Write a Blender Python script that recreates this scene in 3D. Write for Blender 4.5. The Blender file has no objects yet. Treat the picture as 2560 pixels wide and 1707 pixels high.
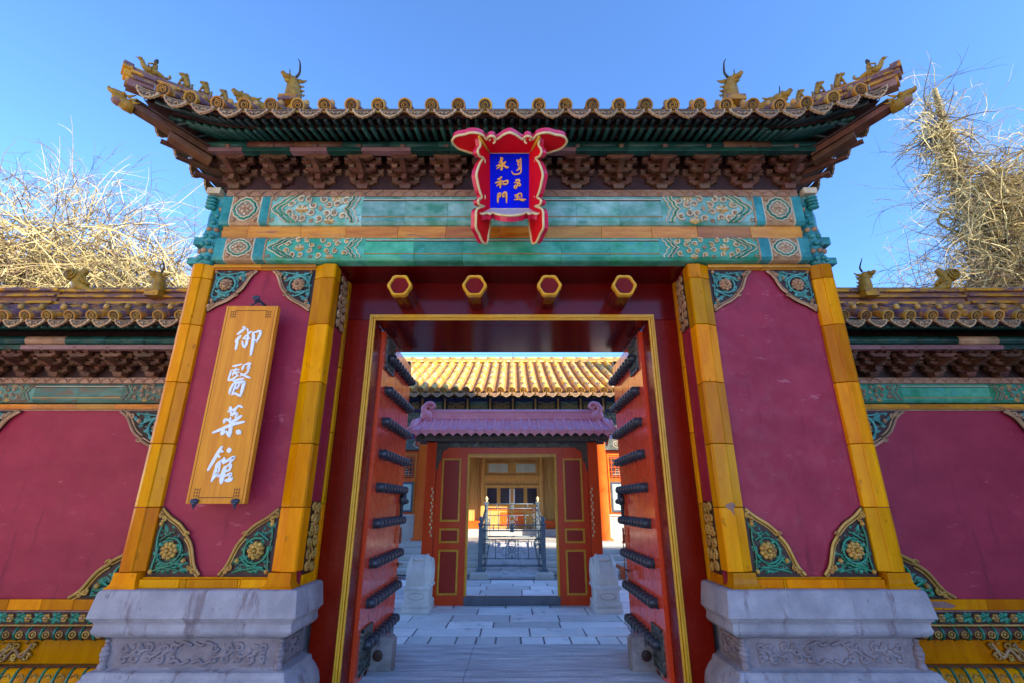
import bpy, bmesh, math, random
from math import sin, cos, pi, radians, sqrt, atan2
from mathutils import Vector, Matrix, Color
random.seed(7)
SC = bpy.context.scene
COL = SC.collection

# ------------------------------------------------------------------ camera, sky, sun, exposure
cam = bpy.data.cameras.new('camera'); cam.lens = 16.65; cam.sensor_width = 36; cam.clip_start = .05; cam.clip_end = 500
camo = bpy.data.objects.new('camera', cam); COL.objects.link(camo)
camo.location = (0, 0, 1.5); camo.rotation_euler = (radians(90+18.876), 0, 0); SC.camera = camo
SUN_EL, SUN_AZ = radians(25), radians(130)      # azimuth clockwise from +Y: behind the camera, to the right
w = bpy.data.worlds.new('World'); SC.world = w; w.use_nodes = True
nt = w.node_tree; bg = nt.nodes['Background']
sky = nt.nodes.new('ShaderNodeTexSky'); sky.sky_type = 'NISHITA'; sky.sun_disc = False
sky.sun_elevation = SUN_EL; sky.sun_rotation = SUN_AZ; sky.air_density = .9; sky.dust_density = .05; sky.ozone_density = 8
nt.links.new(sky.outputs[0], bg.inputs[0]); bg.inputs[1].default_value = .15
sl = bpy.data.lights.new('sun', 'SUN'); sl.energy = 3.6; sl.angle = radians(.5); sl.color = (1, .9, .74)
so = bpy.data.objects.new('sun', sl); COL.objects.link(so)
sd = Vector((sin(SUN_AZ)*cos(SUN_EL), cos(SUN_AZ)*cos(SUN_EL), sin(SUN_EL)))
so.rotation_euler = sd.to_track_quat('Z', 'Y').to_euler(); so.location = sd*60
SC.view_settings.view_transform = 'Standard'; SC.view_settings.look = 'None'
SC.view_settings.exposure = 1.75; SC.view_settings.gamma = 1
SC.cycles.max_bounces = 8; SC.cycles.diffuse_bounces = 5

# ------------------------------------------------------------------ materials
def mat(name, c1, c2=None, sc=3., st=(1, 1, 1), rough=.5, met=0, bump=0, bsc=25, isl=0, dirt=None, coat=0, rv=0, bst=(1, 1, 1), ior=1.5, spec=.3, dirt2=None):
    m = bpy.data.materials.new(name); m.use_nodes = True; t = m.node_tree; N = t.nodes; Lk = t.links
    b = N['Principled BSDF']; b.inputs['Roughness'].default_value = rough; b.inputs['Metallic'].default_value = met
    b.inputs['Coat Weight'].default_value = coat; b.inputs['Coat Roughness'].default_value = .08; b.inputs['IOR'].default_value = ior; b.inputs['Specular IOR Level'].default_value = spec
    tc = N.new('ShaderNodeTexCoord')
    geo = N.new('ShaderNodeNewGeometry'); oi = N.new('ShaderNodeObjectInfo')
    ra = N.new('ShaderNodeMath'); ra.operation = 'ADD'; Lk.new(geo.outputs['Random Per Island'], ra.inputs[0]); Lk.new(oi.outputs['Random'], ra.inputs[1])
    fr = N.new('ShaderNodeMath'); fr.operation = 'FRACT'; Lk.new(ra.outputs[0], fr.inputs[0]); rnd = fr.outputs[0]
    def noise(scale, stretch, detail=5, r=.6):
        mp = N.new('ShaderNodeMapping'); mp.inputs['Scale'].default_value = stretch; Lk.new(tc.outputs['Object'], mp.inputs[0])
        if isl:
            cb = N.new('ShaderNodeCombineXYZ'); mu = N.new('ShaderNodeMath'); mu.operation = 'MULTIPLY'; mu.inputs[1].default_value = 17
            Lk.new(rnd, mu.inputs[0]); Lk.new(mu.outputs[0], cb.inputs[0]); Lk.new(mu.outputs[0], cb.inputs[2]); Lk.new(cb.outputs[0], mp.inputs[1])
        n = N.new('ShaderNodeTexNoise'); n.inputs['Scale'].default_value = scale; n.inputs['Detail'].default_value = detail; n.inputs['Roughness'].default_value = r
        Lk.new(mp.outputs[0], n.inputs['Vector']); return n.outputs[0]
    def ramp(src, lo, hi, a=(0, 0, 0), bb=(1, 1, 1)):
        r = N.new('ShaderNodeValToRGB'); r.color_ramp.elements[0].position = lo; r.color_ramp.elements[1].position = hi
        r.color_ramp.elements[0].color = (*a, 1); r.color_ramp.elements[1].color = (*bb, 1); Lk.new(src, r.inputs[0]); return r.outputs[0]
    col = ramp(noise(sc, st), .36, .66, c1, c2 or c1)
    if isl:
        h = N.new('ShaderNodeHueSaturation'); mr = N.new('ShaderNodeMapRange'); mr.inputs[3].default_value = 1-isl; mr.inputs[4].default_value = 1+isl
        Lk.new(rnd, mr.inputs[0]); Lk.new(mr.outputs[0], h.inputs['Value'])
        mh = N.new('ShaderNodeMapRange'); mh.inputs[3].default_value = .5-isl*.035; mh.inputs[4].default_value = .5+isl*.035
        m2 = N.new('ShaderNodeMath'); m2.operation = 'MULTIPLY'; m2.inputs[1].default_value = 7.3; Lk.new(rnd, m2.inputs[0])
        f2 = N.new('ShaderNodeMath'); f2.operation = 'FRACT'; Lk.new(m2.outputs[0], f2.inputs[0]); Lk.new(f2.outputs[0], mh.inputs[0]); Lk.new(mh.outputs[0], h.inputs['Hue'])
        Lk.new(col, h.inputs['Color']); col = h.outputs[0]
    for dirt in [d for d in (dirt, dirt2) if d]:                                     # (colour, threshold, scale, stretch): worn or stained patches
        dc, th, ds, dst = dirt
        f = ramp(noise(ds, dst, 8, .65), th, th+.09)
        mx = N.new('ShaderNodeMix'); mx.data_type = 'RGBA'; Lk.new(f, mx.inputs[0]); Lk.new(col, mx.inputs[6]); mx.inputs[7].default_value = (*dc, 1); col = mx.outputs[2]
    Lk.new(col, b.inputs['Base Color'])
    if rv:
        q = noise(9, (1, 1, 1)); mr = N.new('ShaderNodeMapRange'); mr.inputs[1].default_value = .3; mr.inputs[2].default_value = .7
        mr.inputs[3].default_value = rough; mr.inputs[4].default_value = rough+rv; Lk.new(q, mr.inputs[0]); Lk.new(mr.outputs[0], b.inputs['Roughness'])
    if bump:
        bp = N.new('ShaderNodeBump'); bp.inputs['Strength'].default_value = bump; bp.inputs['Distance'].default_value = .02
        Lk.new(noise(bsc, bst, 6, .6), bp.inputs['Height']); Lk.new(bp.outputs[0], b.inputs['Normal'])
    return m

def wood_mat(name, c1, c2, rough=.4, ax=2, sc=5, **k):
    st = [6, 6, 6]; st[ax] = .35
    return mat(name, c1, c2, sc=sc, st=st, rough=rough, bump=.15, bsc=9, bst=st, **k)

G = {}
G['plaster'] = mat('red_plaster', (.275, .011, .033), (.35, .020, .046), sc=2.2, st=(1, 1, 1.8), rough=.34, bump=.9, bsc=2.6, dirt=((.46, .10, .13), .63, 5, (1, 1, 3.0)), rv=.25, spec=.3, dirt2=((.20, .008, .028), .60, 2.6, (3, 3, .45)))
G['amber'] = mat('amber_glaze', (.58, .172, .0), (.70, .25, .0), sc=3, st=(4, 4, .8), rough=.12, isl=.3, bump=.07, bsc=10, bst=(5, 5, 1), coat=.07, rv=.1, spec=.07, dirt=((.42, .12, .003), .60, 7, (2, 2, 1)))
G['amber_h'] = mat('amber_glaze_band', (.50, .145, .004), (.66, .25, .02), sc=4, st=(.8, 6, 6), rough=.2, isl=.3, bump=.12, bsc=10, bst=(1, 5, 5), coat=.25, rv=.12, dirt=((.36, .13, .05), .6, 3, (.7, 2, 5)))
G['green'] = mat('green_glaze', (.02, .23, .10), (.10, .38, .24), sc=4, st=(1.2, 1.6, 1.6), rough=.13, isl=.28, bump=.25, bsc=8, bst=(1, 2, 3), coat=.35, rv=.1, dirt=((.06, .30, .24), .56, 5, (.8, 1, 1.2)))
G['green_pale'] = mat('sky_sheen_green_glaze', (.07, .26, .15), (.32, .50, .44), sc=4, st=(1.2, 1.6, 1.6), rough=.12, isl=.28, bump=.25, bsc=8, bst=(1, 2, 3), coat=.35, rv=.1, dirt=((.10, .28, .22), .57, 5, (.8, 1, 1.2)))  # upper beam: green paled by a sky reflection put into the colour
G['green_worn'] = mat('weathered_green_glaze', (.05, .13, .09), (.12, .22, .16), sc=6, st=(.7, 2, 3), rough=.3, isl=.3, bump=.25, dirt=((.16, .10, .06), .52, 7, (.6, 1, 2)))
G['tan'] = mat('tan_relief_glaze', (.24, .13, .07), (.34, .20, .11), sc=9, rough=.4, isl=.15)
G['green_dk'] = mat('dark_green_glaze', (.008, .035, .025), (.015, .065, .045), sc=6, rough=.3, isl=.3, bump=.15)
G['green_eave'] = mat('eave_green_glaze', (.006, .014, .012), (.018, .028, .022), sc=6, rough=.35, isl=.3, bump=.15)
G['teal'] = mat('teal_glaze', (.012, .15, .14), (.05, .30, .28), sc=7, rough=.2, isl=.15, bump=.2, coat=.25, rv=.15)
G['leaf'] = mat('leaf_green_glaze', (.010, .13, .06), (.03, .26, .14), sc=9, rough=.22, isl=.3, coat=.4)
G['leaf_pale'] = mat('pale_leaf_glaze', (.05, .20, .17), (.12, .36, .31), sc=9, rough=.35, isl=.3)
G['cream'] = mat('cream_relief_glaze', (.56, .40, .24), (.70, .56, .38), sc=9, rough=.35, isl=.12)
G['terra'] = mat('terracotta_relief', (.34, .17, .08), (.50, .27, .14), sc=9, rough=.35, isl=.25, bump=.2)
G['flower'] = mat('amber_flower_glaze', (.42, .20, .03), (.55, .30, .07), sc=9, rough=.3, isl=.25)
G['bronzeglaze'] = mat('brown_glaze', (.085, .028, .014), (.15, .055, .026), sc=8, rough=.34, isl=.3, bump=.2, bsc=30)
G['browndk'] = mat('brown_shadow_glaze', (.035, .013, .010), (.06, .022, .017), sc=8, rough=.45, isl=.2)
G['frieze'] = mat('brown_frieze_glaze', (.30, .14, .075), (.42, .21, .12), sc=6, rough=.28, isl=.15, bump=.3, bsc=30)
G['pinkglaze'] = mat('rose_strip_glaze', (.20, .085, .085), (.26, .12, .12), sc=6, st=(1, 4, 4), rough=.25, isl=.2)
G['tile'] = mat('worn_amber_roof_tile', (.38, .13, .008), (.54, .23, .02), sc=7, rough=.3, isl=.22, bump=.25, bsc=40, dirt=((.15, .06, .07), .455, 6, (1, 1, 1)), rv=.3)
G['tiledisc'] = mat('tile_end_glaze', (.36, .15, .012), (.50, .24, .035), sc=9, rough=.3, isl=.3, bump=.2, bsc=60)
G['tiledark'] = mat('tile_end_medallion', (.03, .02, .014), (.15, .085, .04), sc=40, rough=.45, isl=.2, bump=.8, bsc=90)
G['drip'] = mat('drip_tile_glaze', (.38, .20, .09), (.54, .33, .17), sc=12, rough=.35, isl=.25, bump=.2, bsc=60, dirt=((.32, .17, .05), .58, 9, (1, 1, 1)))
G['dripdk'] = mat('drip_tile_relief', (.16, .09, .06), (.34, .22, .13), sc=45, rough=.5, isl=.2, bump=.9, bsc=80)
G['pan'] = mat('worn_pan_tile', (.25, .13, .12), (.36, .20, .13), sc=10, rough=.45, bump=.3, bsc=30)
G['beast'] = mat('ochre_beast_glaze', (.27, .13, .010), (.44, .23, .02), sc=14, rough=.28, isl=.1, bump=.4, bsc=50)
G['beastdk'] = mat('dark_horn_glaze', (.04, .03, .02), (.08, .05, .03), sc=9, rough=.35)
G['ridge'] = mat('ridge_glaze', (.50, .20, .008), (.64, .29, .02), sc=4, st=(.7, 2, 2), rough=.32, isl=.25, bump=.25, dirt=((.17, .08, .08), .475, 5, (.8, 2, 2)), rv=.2)
G['ridgep'] = mat('faded_ridge_course', (.20, .08, .07), (.30, .14, .10), sc=6, rough=.5, isl=.2, bump=.3)
G['stone'] = mat('grey_marble', (.28, .245, .26), (.42, .37, .385), sc=4, rough=.62, bump=.5, bsc=45, isl=0, dirt=((.22, .165, .175), .56, 3.6, (2.5, 2, .45)), dirt2=((.16, .14, .16), .63, 13, (1.5, 1.5, .8)))
G['stone_carve'] = mat('worn_carved_marble', (.21, .155, .16), (.34, .27, .28), sc=5, rough=.7, bump=.6, bsc=40, dirt=((.20, .15, .14), .6, 4, (1, 1, 1)))
G['stone_drum'] = mat('pale_drum_stone', (.66, .62, .57), (.78, .74, .69), sc=5, rough=.7, bump=.5, bsc=35)
G['stone_brown'] = mat('rough_brown_stone', (.20, .16, .15), (.32, .28, .27), sc=6, rough=.8, bump=1, bsc=18)
G['slab'] = mat('worn_ramp_marble', (.36, .36, .37), (.66, .65, .64), sc=5, st=(.35, 5, 1), rough=.65, bump=.8, bsc=22)
G['pave'] = mat('grey_paving', (.70, .70, .68), (.82, .81, .78), sc=2.5, rough=.55, bump=.5, bsc=14, isl=.26, dirt=((.46, .46, .48), .6, 3, (1, 1, 1)), rv=.15)
G['ground'] = mat('ground_joints', (.16, .16, .17), (.22, .22, .22), sc=6, rough=.9)
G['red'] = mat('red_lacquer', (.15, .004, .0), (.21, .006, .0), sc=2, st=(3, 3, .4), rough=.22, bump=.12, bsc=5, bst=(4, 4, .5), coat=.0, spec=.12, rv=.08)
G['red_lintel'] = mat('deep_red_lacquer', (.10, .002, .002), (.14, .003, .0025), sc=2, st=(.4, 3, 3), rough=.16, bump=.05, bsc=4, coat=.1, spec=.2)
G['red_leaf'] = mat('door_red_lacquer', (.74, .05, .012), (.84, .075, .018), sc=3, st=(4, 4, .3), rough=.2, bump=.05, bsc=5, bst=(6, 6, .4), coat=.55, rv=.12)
G['red_hall'] = mat('hall_orange_red_lacquer', (.74, .10, .010), (.82, .14, .016), sc=3, rough=.4)
G['gold'] = mat('gold_trim', (.66, .28, .010), (.76, .37, .02), sc=9, rough=.3, isl=.04)
G['gold_pale'] = mat('pale_gold_trim', (.72, .50, .20), (.80, .62, .32), sc=9, rough=.35)
G['iron'] = mat('black_stud_iron', (.03, .032, .04), (.06, .06, .075), sc=20, rough=.3, met=.2, bump=.2, coat=.2)
G['plate'] = mat('embossed_metal_plate', (.05, .06, .05), (.22, .23, .21), sc=30, rough=.4, met=.6, bump=1, bsc=45)
G['steel'] = mat('dark_metal_sheet', (.10, .10, .12), (.14, .14, .17), sc=5, rough=.45, met=.3)
G['copper'] = mat('rusty_copper', (.25, .06, .03), (.35, .10, .05), sc=12, rough=.45, met=.4)
G['signwood'] = wood_mat('ochre_sign_wood', (.62, .19, .006), (.74, .27, .012), rough=.4, coat=.15)
G['signgroove'] = mat('sign_groove', (.16, .05, .01), rough=.6)
G['white'] = mat('white_lettering', (.72, .74, .82), (.82, .83, .88), sc=30, rough=.5)
G['blue'] = mat('ultramarine_panel', (.001, .006, .55), (.002, .010, .70), sc=4, rough=.6, spec=.05)
G['plred'] = mat('scarlet_plaque_lacquer', (.68, .003, .008), (.75, .006, .012), sc=4, rough=.5, spec=.12)
G['plrim'] = mat('crimson_plaque_rim', (.62, .012, .05), (.70, .03, .09), sc=4, rough=.18, coat=.6)
G['plgrey'] = mat('plaque_ledge_sky_sheen', (.50, .42, .38), (.58, .52, .48), sc=6, rough=.35)  # grey of the reflected sky put into the ledge colour
G['letter'] = mat('gilt_lettering', (.85, .36, .05), (.92, .46, .10), sc=20, rough=.5, spec=.1)
G['hookiron'] = mat('blue_black_iron', (.03, .035, .06), (.06, .07, .11), sc=25, rough=.4, met=.4)
G['scr_roof'] = mat('mauve_painted_sheet', (.86, .32, .42), (.92, .42, .52), sc=6, rough=.35, bump=.2, rv=.15)
G['scr_red'] = mat('brick_red_lacquer', (.68, .045, .003), (.78, .065, .005), sc=2, st=(3, 3, .4), rough=.32)
G['scr_dark'] = mat('maroon_recess', (.34, .012, .003), (.40, .018, .004), sc=3, rough=.35)
G['greywood'] = wood_mat('weathered_dark_timber', (.075, .06, .05), (.15, .12, .10), rough=.8, ax=0)
G['painted'] = mat('faded_painted_beam', (.05, .07, .055), (.20, .20, .16), sc=14, rough=.7, bump=.3, dirt=((.10, .12, .22), .58, 11, (1, 1, 1)))
G['paintblue'] = mat('dull_blue_paint', (.03, .035, .12), (.06, .07, .20), sc=10, rough=.7)
G['hallwood'] = wood_mat('brown_old_door_wood', (.52, .29, .07), (.70, .44, .14), rough=.6)
G['hallpost'] = wood_mat('brown_post_wood', (.24, .10, .035), (.32, .15, .06), rough=.5)
G['lattice'] = mat('dark_lattice', (.035, .03, .028), (.06, .05, .045), sc=8, rough=.6)
G['glass'] = mat('window_pane', (.012, .010, .02), (.03, .022, .05), sc=3, rough=.25)
G['glass_pale'] = mat('pale_blind_pane', (.42, .56, .47), (.50, .62, .53), sc=3, rough=.2)
G['hall_tile'] = mat('sunlit_hall_tile', (.66, .30, .012), (.76, .42, .04), sc=9, rough=.45, isl=.15, bump=.3, bsc=30, dirt=((.62, .46, .30), .49, 7, (1, 1, 1)))
G['hall_pan'] = mat('hall_pan_tile', (.44, .20, .06), (.54, .28, .10), sc=10, rough=.5, bump=.3)
G['fence'] = mat('blue_grey_iron', (.10, .13, .15), (.15, .19, .21), sc=9, rough=.45, met=.2)
G['terrace'] = mat('pale_terrace_stone', (.48, .46, .41), (.58, .55, .48), sc=3, rough=.7, bump=.4, bsc=20, isl=.1)
G['bark'] = mat('vine_bark', (.20, .145, .06), (.36, .27, .12), sc=8, rough=.8, bump=.8, bsc=14)
G['straw'] = mat('dry_straw_vine', (.46, .35, .14), (.68, .56, .28), sc=2, rough=.7, isl=.25)
G['twig'] = mat('dark_twig', (.08, .05, .035), (.22, .15, .09), sc=2, rough=.8, isl=.3)
G['palewall'] = mat('pale_limewash', (.60, .52, .42), (.70, .61, .50), sc=1, rough=.9)
G['pave_alley'] = mat('pale_alley_paving', (.56, .53, .48), (.68, .65, .60), sc=2.5, rough=.7, isl=.12)
G['towerwall'] = mat('tower_red_plaster', (.30, .06, .07), (.36, .08, .09), sc=1, rough=.8)

# ------------------------------------------------------------------ mesh builder
class MB:
    """collects shapes; build() links them as ONE mesh object"""
    def __init__(s, mp=None, sx=1):
        s.v = []; s.f = []; s.m = []; s.sm = []; s.mp = mp; s.sx = sx; s.mats = []
    def mi(s, k):
        if k not in s.mats: s.mats.append(k)
        return s.mats.index(k)
    def add(s, vs, fs, k, sm=False):
        b = len(s.v); i = s.mi(k)
        if s.mp: vs = [s.mp(*p) for p in vs]
        s.v += [(p[0]*s.sx, p[1], p[2]) for p in vs]
        for f in fs:
            s.f.append([b+j for j in f]); s.m.append(i); s.sm.append(sm)
    def box(s, x0, x1, y0, y1, z0, z1, k):
        s.add([(x, y, z) for z in (z0, z1) for y in (y0, y1) for x in (x0, x1)],
              [(0, 1, 3, 2), (4, 6, 7, 5), (0, 4, 5, 1), (2, 3, 7, 6), (0, 2, 6, 4), (1, 5, 7, 3)], k)
    def frus(s, x0, x1, y0, y1, z0, z1, k, i=.01):      # box with its z1 end inset
        s.add([(x0, y0, z0), (x1, y0, z0), (x1, y1, z0), (x0, y1, z0), (x0+i, y0+i, z1), (x1-i, y0+i, z1), (x1-i, y1-i, z1), (x0+i, y1-i, z1)],
              [(3, 2, 1, 0), (4, 5, 6, 7), (0, 1, 5, 4), (1, 2, 6, 5), (2, 3, 7, 6), (3, 0, 4, 7)], k)
    def ext(s, poly, a, b, ax, k, sm=False):
        g = {'x': lambda p, t: (t, p[0], p[1]), 'y': lambda p, t: (p[0], t, p[1]), 'z': lambda p, t: (p[0], p[1], t)}[ax]
        n = len(poly); vs = [g(p, a) for p in poly]+[g(p, b) for p in poly]
        s.add(vs, [list(range(n))[::-1], list(range(n, 2*n))]+[(i, (i+1) % n, n+(i+1) % n, n+i) for i in range(n)], k, sm)
    def tube(s, pts, r, k, n=6, sq=1., sm=True, up=None, closed=False):
        P = [Vector(p) for p in pts]; N = len(P)
        R = r if isinstance(r, (list, tuple)) else [r]*N
        vs = []; nrm = None
        for i in range(N):
            a = P[(i-1) % N] if closed else P[max(i-1, 0)]; c = P[(i+1) % N] if closed else P[min(i+1, N-1)]
            t = c-a
            if t.length < 1e-9: t = Vector((0, 0, 1))
            t.normalize()
            ref = Vector(up) if up else (nrm if nrm is not None else (Vector((0, 0, 1)) if abs(t.z) < .9 else Vector((1, 0, 0))))
            nn = ref-t*ref.dot(t)
            if nn.length < 1e-6: nn = t.orthogonal()
            nn.normalize(); nrm = nn; bn = t.cross(nn)
            for j in range(n):
                an = 2*pi*(j+.5)/n
                vs.append(tuple(P[i]+nn*(cos(an)*R[i]*sq)+bn*(sin(an)*R[i])))
        fs = [(i*n+j, i*n+(j+1) % n, ((i+1) % N)*n+(j+1) % n, ((i+1) % N)*n+j) for i in range(N if closed else N-1) for j in range(n)]
        if not closed: fs += [list(range(n))[::-1], list(range((N-1)*n, N*n))]
        s.add(vs, fs, k, sm)
    def ball(s, c, rx, ry, rz, k, n=8, rings=5, sm=True):
        vs = [(c[0], c[1], c[2]+rz)]
        for i in range(1, rings):
            a = pi*i/rings
            for j in range(n):
                b = 2*pi*j/n; vs.append((c[0]+rx*sin(a)*cos(b), c[1]+ry*sin(a)*sin(b), c[2]+rz*cos(a)))
        vs.append((c[0], c[1], c[2]-rz)); L = len(vs)-1
        fs = [(0, 1+j, 1+(j+1) % n) for j in range(n)]
        for i in range(rings-2):
            for j in range(n): fs.append((1+i*n+j, 1+(i+1)*n+j, 1+(i+1)*n+(j+1) % n, 1+i*n+(j+1) % n))
        fs += [(L, L-n+(j+1) % n, L-n+j) for j in range(n)]
        s.add(vs, fs, k, sm)
    def lathe(s, prof, c, ax, k, n=16, sm=True):          # prof: (radius, distance along axis)
        g = {'z': lambda r, h, a: (c[0]+r*cos(a), c[1]+r*sin(a), c[2]+h), 'y': lambda r, h, a: (c[0]+r*cos(a), c[1]+h, c[2]+r*sin(a)), 'x': lambda r, h, a: (c[0]+h, c[1]+r*cos(a), c[2]+r*sin(a))}[ax]
        vs = [g(r, h, 2*pi*j/n) for r, h in prof for j in range(n)]; N = len(prof)
        fs = [(i*n+j, i*n+(j+1) % n, (i+1)*n+(j+1) % n, (i+1)*n+j) for i in range(N-1) for j in range(n)]
        fs += [list(range(n))[::-1], list(range((N-1)*n, N*n))]
        s.add(vs, fs, k, sm)
    def rect_sweep(s, x0, x1, y0, y1, prof, k):            # prof: (outward offset, z) from the top down
        vs = []
        for o, z in prof: vs += [(x0-o, y0-o, z), (x1+o, y0-o, z), (x1+o, y1+o, z), (x0-o, y1+o, z)]
        N = len(prof)
        s.add(vs, [(i*4+j, i*4+(j+1) % 4, (i+1)*4+(j+1) % 4, (i+1)*4+j) for i in range(N-1) for j in range(4)]+[(3, 2, 1, 0), tuple(range((N-1)*4, N*4))], k)
    def build(s, name, parent=None, bev=0, smooth_angle=None, mods=None):
        me = bpy.data.meshes.new(name)
        off = Vector((0, 0, 0)); p = parent
        while p is not None: off += p.location; p = p.parent
        me.from_pydata([tuple(Vector(v)-off) for v in s.v], [], s.f)
        for k in s.mats: me.materials.append(G[k])
        me.polygons.foreach_set('material_index', s.m); me.polygons.foreach_set('use_smooth', s.sm)
        bm = bmesh.new(); bm.from_mesh(me); bmesh.ops.recalc_face_normals(bm, faces=bm.faces); bm.to_mesh(me); bm.free()
        o = bpy.data.objects.new(name, me); COL.objects.link(o); o.parent = parent
        if bev:
            md = o.modifiers.new('bevel', 'BEVEL'); md.width = bev; md.segments = 2; md.limit_method = 'ANGLE'; md.angle_limit = radians(40)
        return o

def thing(name, label, cat, loc=(0, 0, 0), group=None):
    o = bpy.data.objects.new(name, None); COL.objects.link(o); o.location = loc; o['label'] = label; o['category'] = cat
    o.empty_display_size = .2
    if group: o['group'] = group
    return o
def tag(o, label, cat, group=None):
    o['label'] = label; o['category'] = cat
    if group: o['group'] = group
    return o
def struct(o): o['kind'] = 'structure'; return o
def node(name, parent):                                     # an empty part that only holds sub-parts
    o = bpy.data.objects.new(name, None); COL.objects.link(o); o.parent = parent; return o
def copyto(o, d=(0, 0, 0), parent=None, sx=False):
    c = o.copy(); COL.objects.link(c); c.location = Vector(o.location)+Vector(d)
    if parent: c.parent = parent
    for ch in o.children:
        k = ch.copy(); COL.objects.link(k); k.parent = c
    return c

def cat(pts, n=6):                                          # Catmull-Rom through points
    P = [Vector(p) for p in pts]
    if len(P) < 3: return [tuple(P[0].lerp(P[-1], i/n)) for i in range(n+1)]
    out = []
    for i in range(len(P)-1):
        a = P[max(i-1, 0)]; b = P[i]; c = P[i+1]; d = P[min(i+2, len(P)-1)]
        for j in range(n):
            t = j/n
            out.append(tuple(.5*((2*b)+(c-a)*t+(2*a-5*b+4*c-d)*t*t+(3*b-a-3*c+d)*t**3)))
    out.append(tuple(P[-1])); return out
def face(Y): return lambda u, v, h: (u, Y-h, v)             # relief on a wall facing -Y
def spiral(cx, cy, r, turns=1.4, a0=0, dirn=1, n=16, h=.006):
    return [(cx+r*(1-.78*i/n)*cos(a0+dirn*2*pi*turns*i/n), cy+r*(1-.78*i/n)*sin(a0+dirn*2*pi*turns*i/n), h) for i in range(n+1)]
def leafshape(mb, x, y, a, L, W, h, k):
    ca, sa = cos(a), sin(a)
    def q(u, v, z): return (x+u*ca-v*sa, y+u*sa+v*ca, z)
    vs = [q(0, 0, .0), q(.35*L, W, .0), q(.75*L, W*.7, .0), q(L, 0, h*.3), q(.75*L, -W*.7, 0), q(.35*L, -W, 0), q(.3*L, 0, h), q(.7*L, 0, h*.9)]
    mb.add(vs, [(0, 6, 1), (1, 6, 7, 2), (2, 7, 3), (3, 7, 4), (4, 7, 6, 5), (5, 6, 0)], k, True)
def inpoly(x, y, poly):
    c = False; n = len(poly); j = n-1
    for i in range(n):
        xi, yi = poly[i]; xj, yj = poly[j]
        if (yi > y) != (yj > y) and x < (xj-xi)*(y-yi)/(yj-yi)+xi: c = not c
        j = i
    return c
def stroke(mb, pts, wd, h, k):                              # brush stroke: raised ribbon, swelling in the middle
    P = [Vector((p[0], p[1], 0)) for p in cat([(a, b, 0) for a, b in pts], 5)]
    n = len(P); L = []; R = []
    for i in range(n):
        t = (P[min(i+1, n-1)]-P[max(i-1, 0)]); t = t.normalized() if t.length > 1e-9 else Vector((1, 0, 0))
        nn = Vector((-t.y, t.x, 0)); e = min(i, n-1-i)/(n-1)
        ww = wd*.5*(.62+.5*min(1, e*4))
        L.append(P[i]+nn*ww); R.append(P[i]-nn*ww)
    t0 = (P[0]-P[1]).normalized()*wd*.28; t1 = (P[-1]-P[-2]).normalized()*wd*.28
    poly = [P[0]+t0]+L+[P[-1]+t1]+R[::-1]
    vs = [(p.x, p.y, 0) for p in poly]+[(p.x, p.y, h) for p in poly]; N = len(poly)
    # top as strips (the stroke may cross itself)
    fs = [(i, (i+1) % N, N+(i+1) % N, N+i) for i in range(N)]
    o = N
    for i in range(n-1): fs.append((o+1+i, o+2+i, o+N-2-i, o+N-1-i))
    fs += [(o, o+1, o+N-1), (o+n+1, o+n+2, o+n)]
    mb.add(vs, fs, k)

# ------------------------------------------------------------------ ground
g = MB(); g.box(-60, 60, -60, 80, -.5, -.012, 'ground'); struct(g.build('ground'))
def slabs(name, rows, x0, x1, wd, gap=.005, th=.014, seed=3, k='pave', z=0.):
    rn = random.Random(seed); mb = MB()
    for (ya, yb) in rows:
        x = x0-rn.random()*wd
        while x < x1:
            ww = wd*rn.uniform(.7, 1.25); d = rn.uniform(-.003, .003)
            
            j = [rn.uniform(0, gap*1.2) for _ in range(8)]
            mb.add([(x+gap+j[0], ya+gap*2.5+j[1], z-th), (x+ww-gap-j[2], ya+gap*2.5+j[3], z-th), (x+ww-gap-j[4], yb-gap*2.5-j[5], z-th), (x+gap+j[6], yb-gap*2.5-j[7], z-th),
                    (x+gap+j[0]+.008, ya+gap*2.5+j[1]+.008, z+d), (x+ww-gap-j[2]-.008, ya+gap*2.5+j[3]+.008, z+d), (x+ww-gap-j[4]-.008, yb-gap*2.5-j[5]-.008, z+d), (x+gap+j[6]+.008, yb-gap*2.5-j[7]-.008, z+d)],
                   [(3, 2, 1, 0), (4, 5, 6, 7), (0, 1, 5, 4), (1, 2, 6, 5), (2, 3, 7, 6), (3, 0, 4, 7)], k); x += ww
    return struct(mb.build(name))
rows = []; y = 6.52
slabs('brick_course', [(6.16, 6.5)], -4, 4, .27, seed=5)
for i in range(11):
    h = [.40, .34, .42, .46][i % 4]; rows.append((y, y+h)); y += h
slabs('courtyard_paving', rows, -6, 6, .72, seed=11)
slabs('alley_paving', [(-14+i*1.2, -12.8+i*1.2) for i in range(15)], -20, 16, 1.2, seed=9, k='pave_alley')  # unseen alley floor, added pale to bounce sunlight onto the gate front
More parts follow.
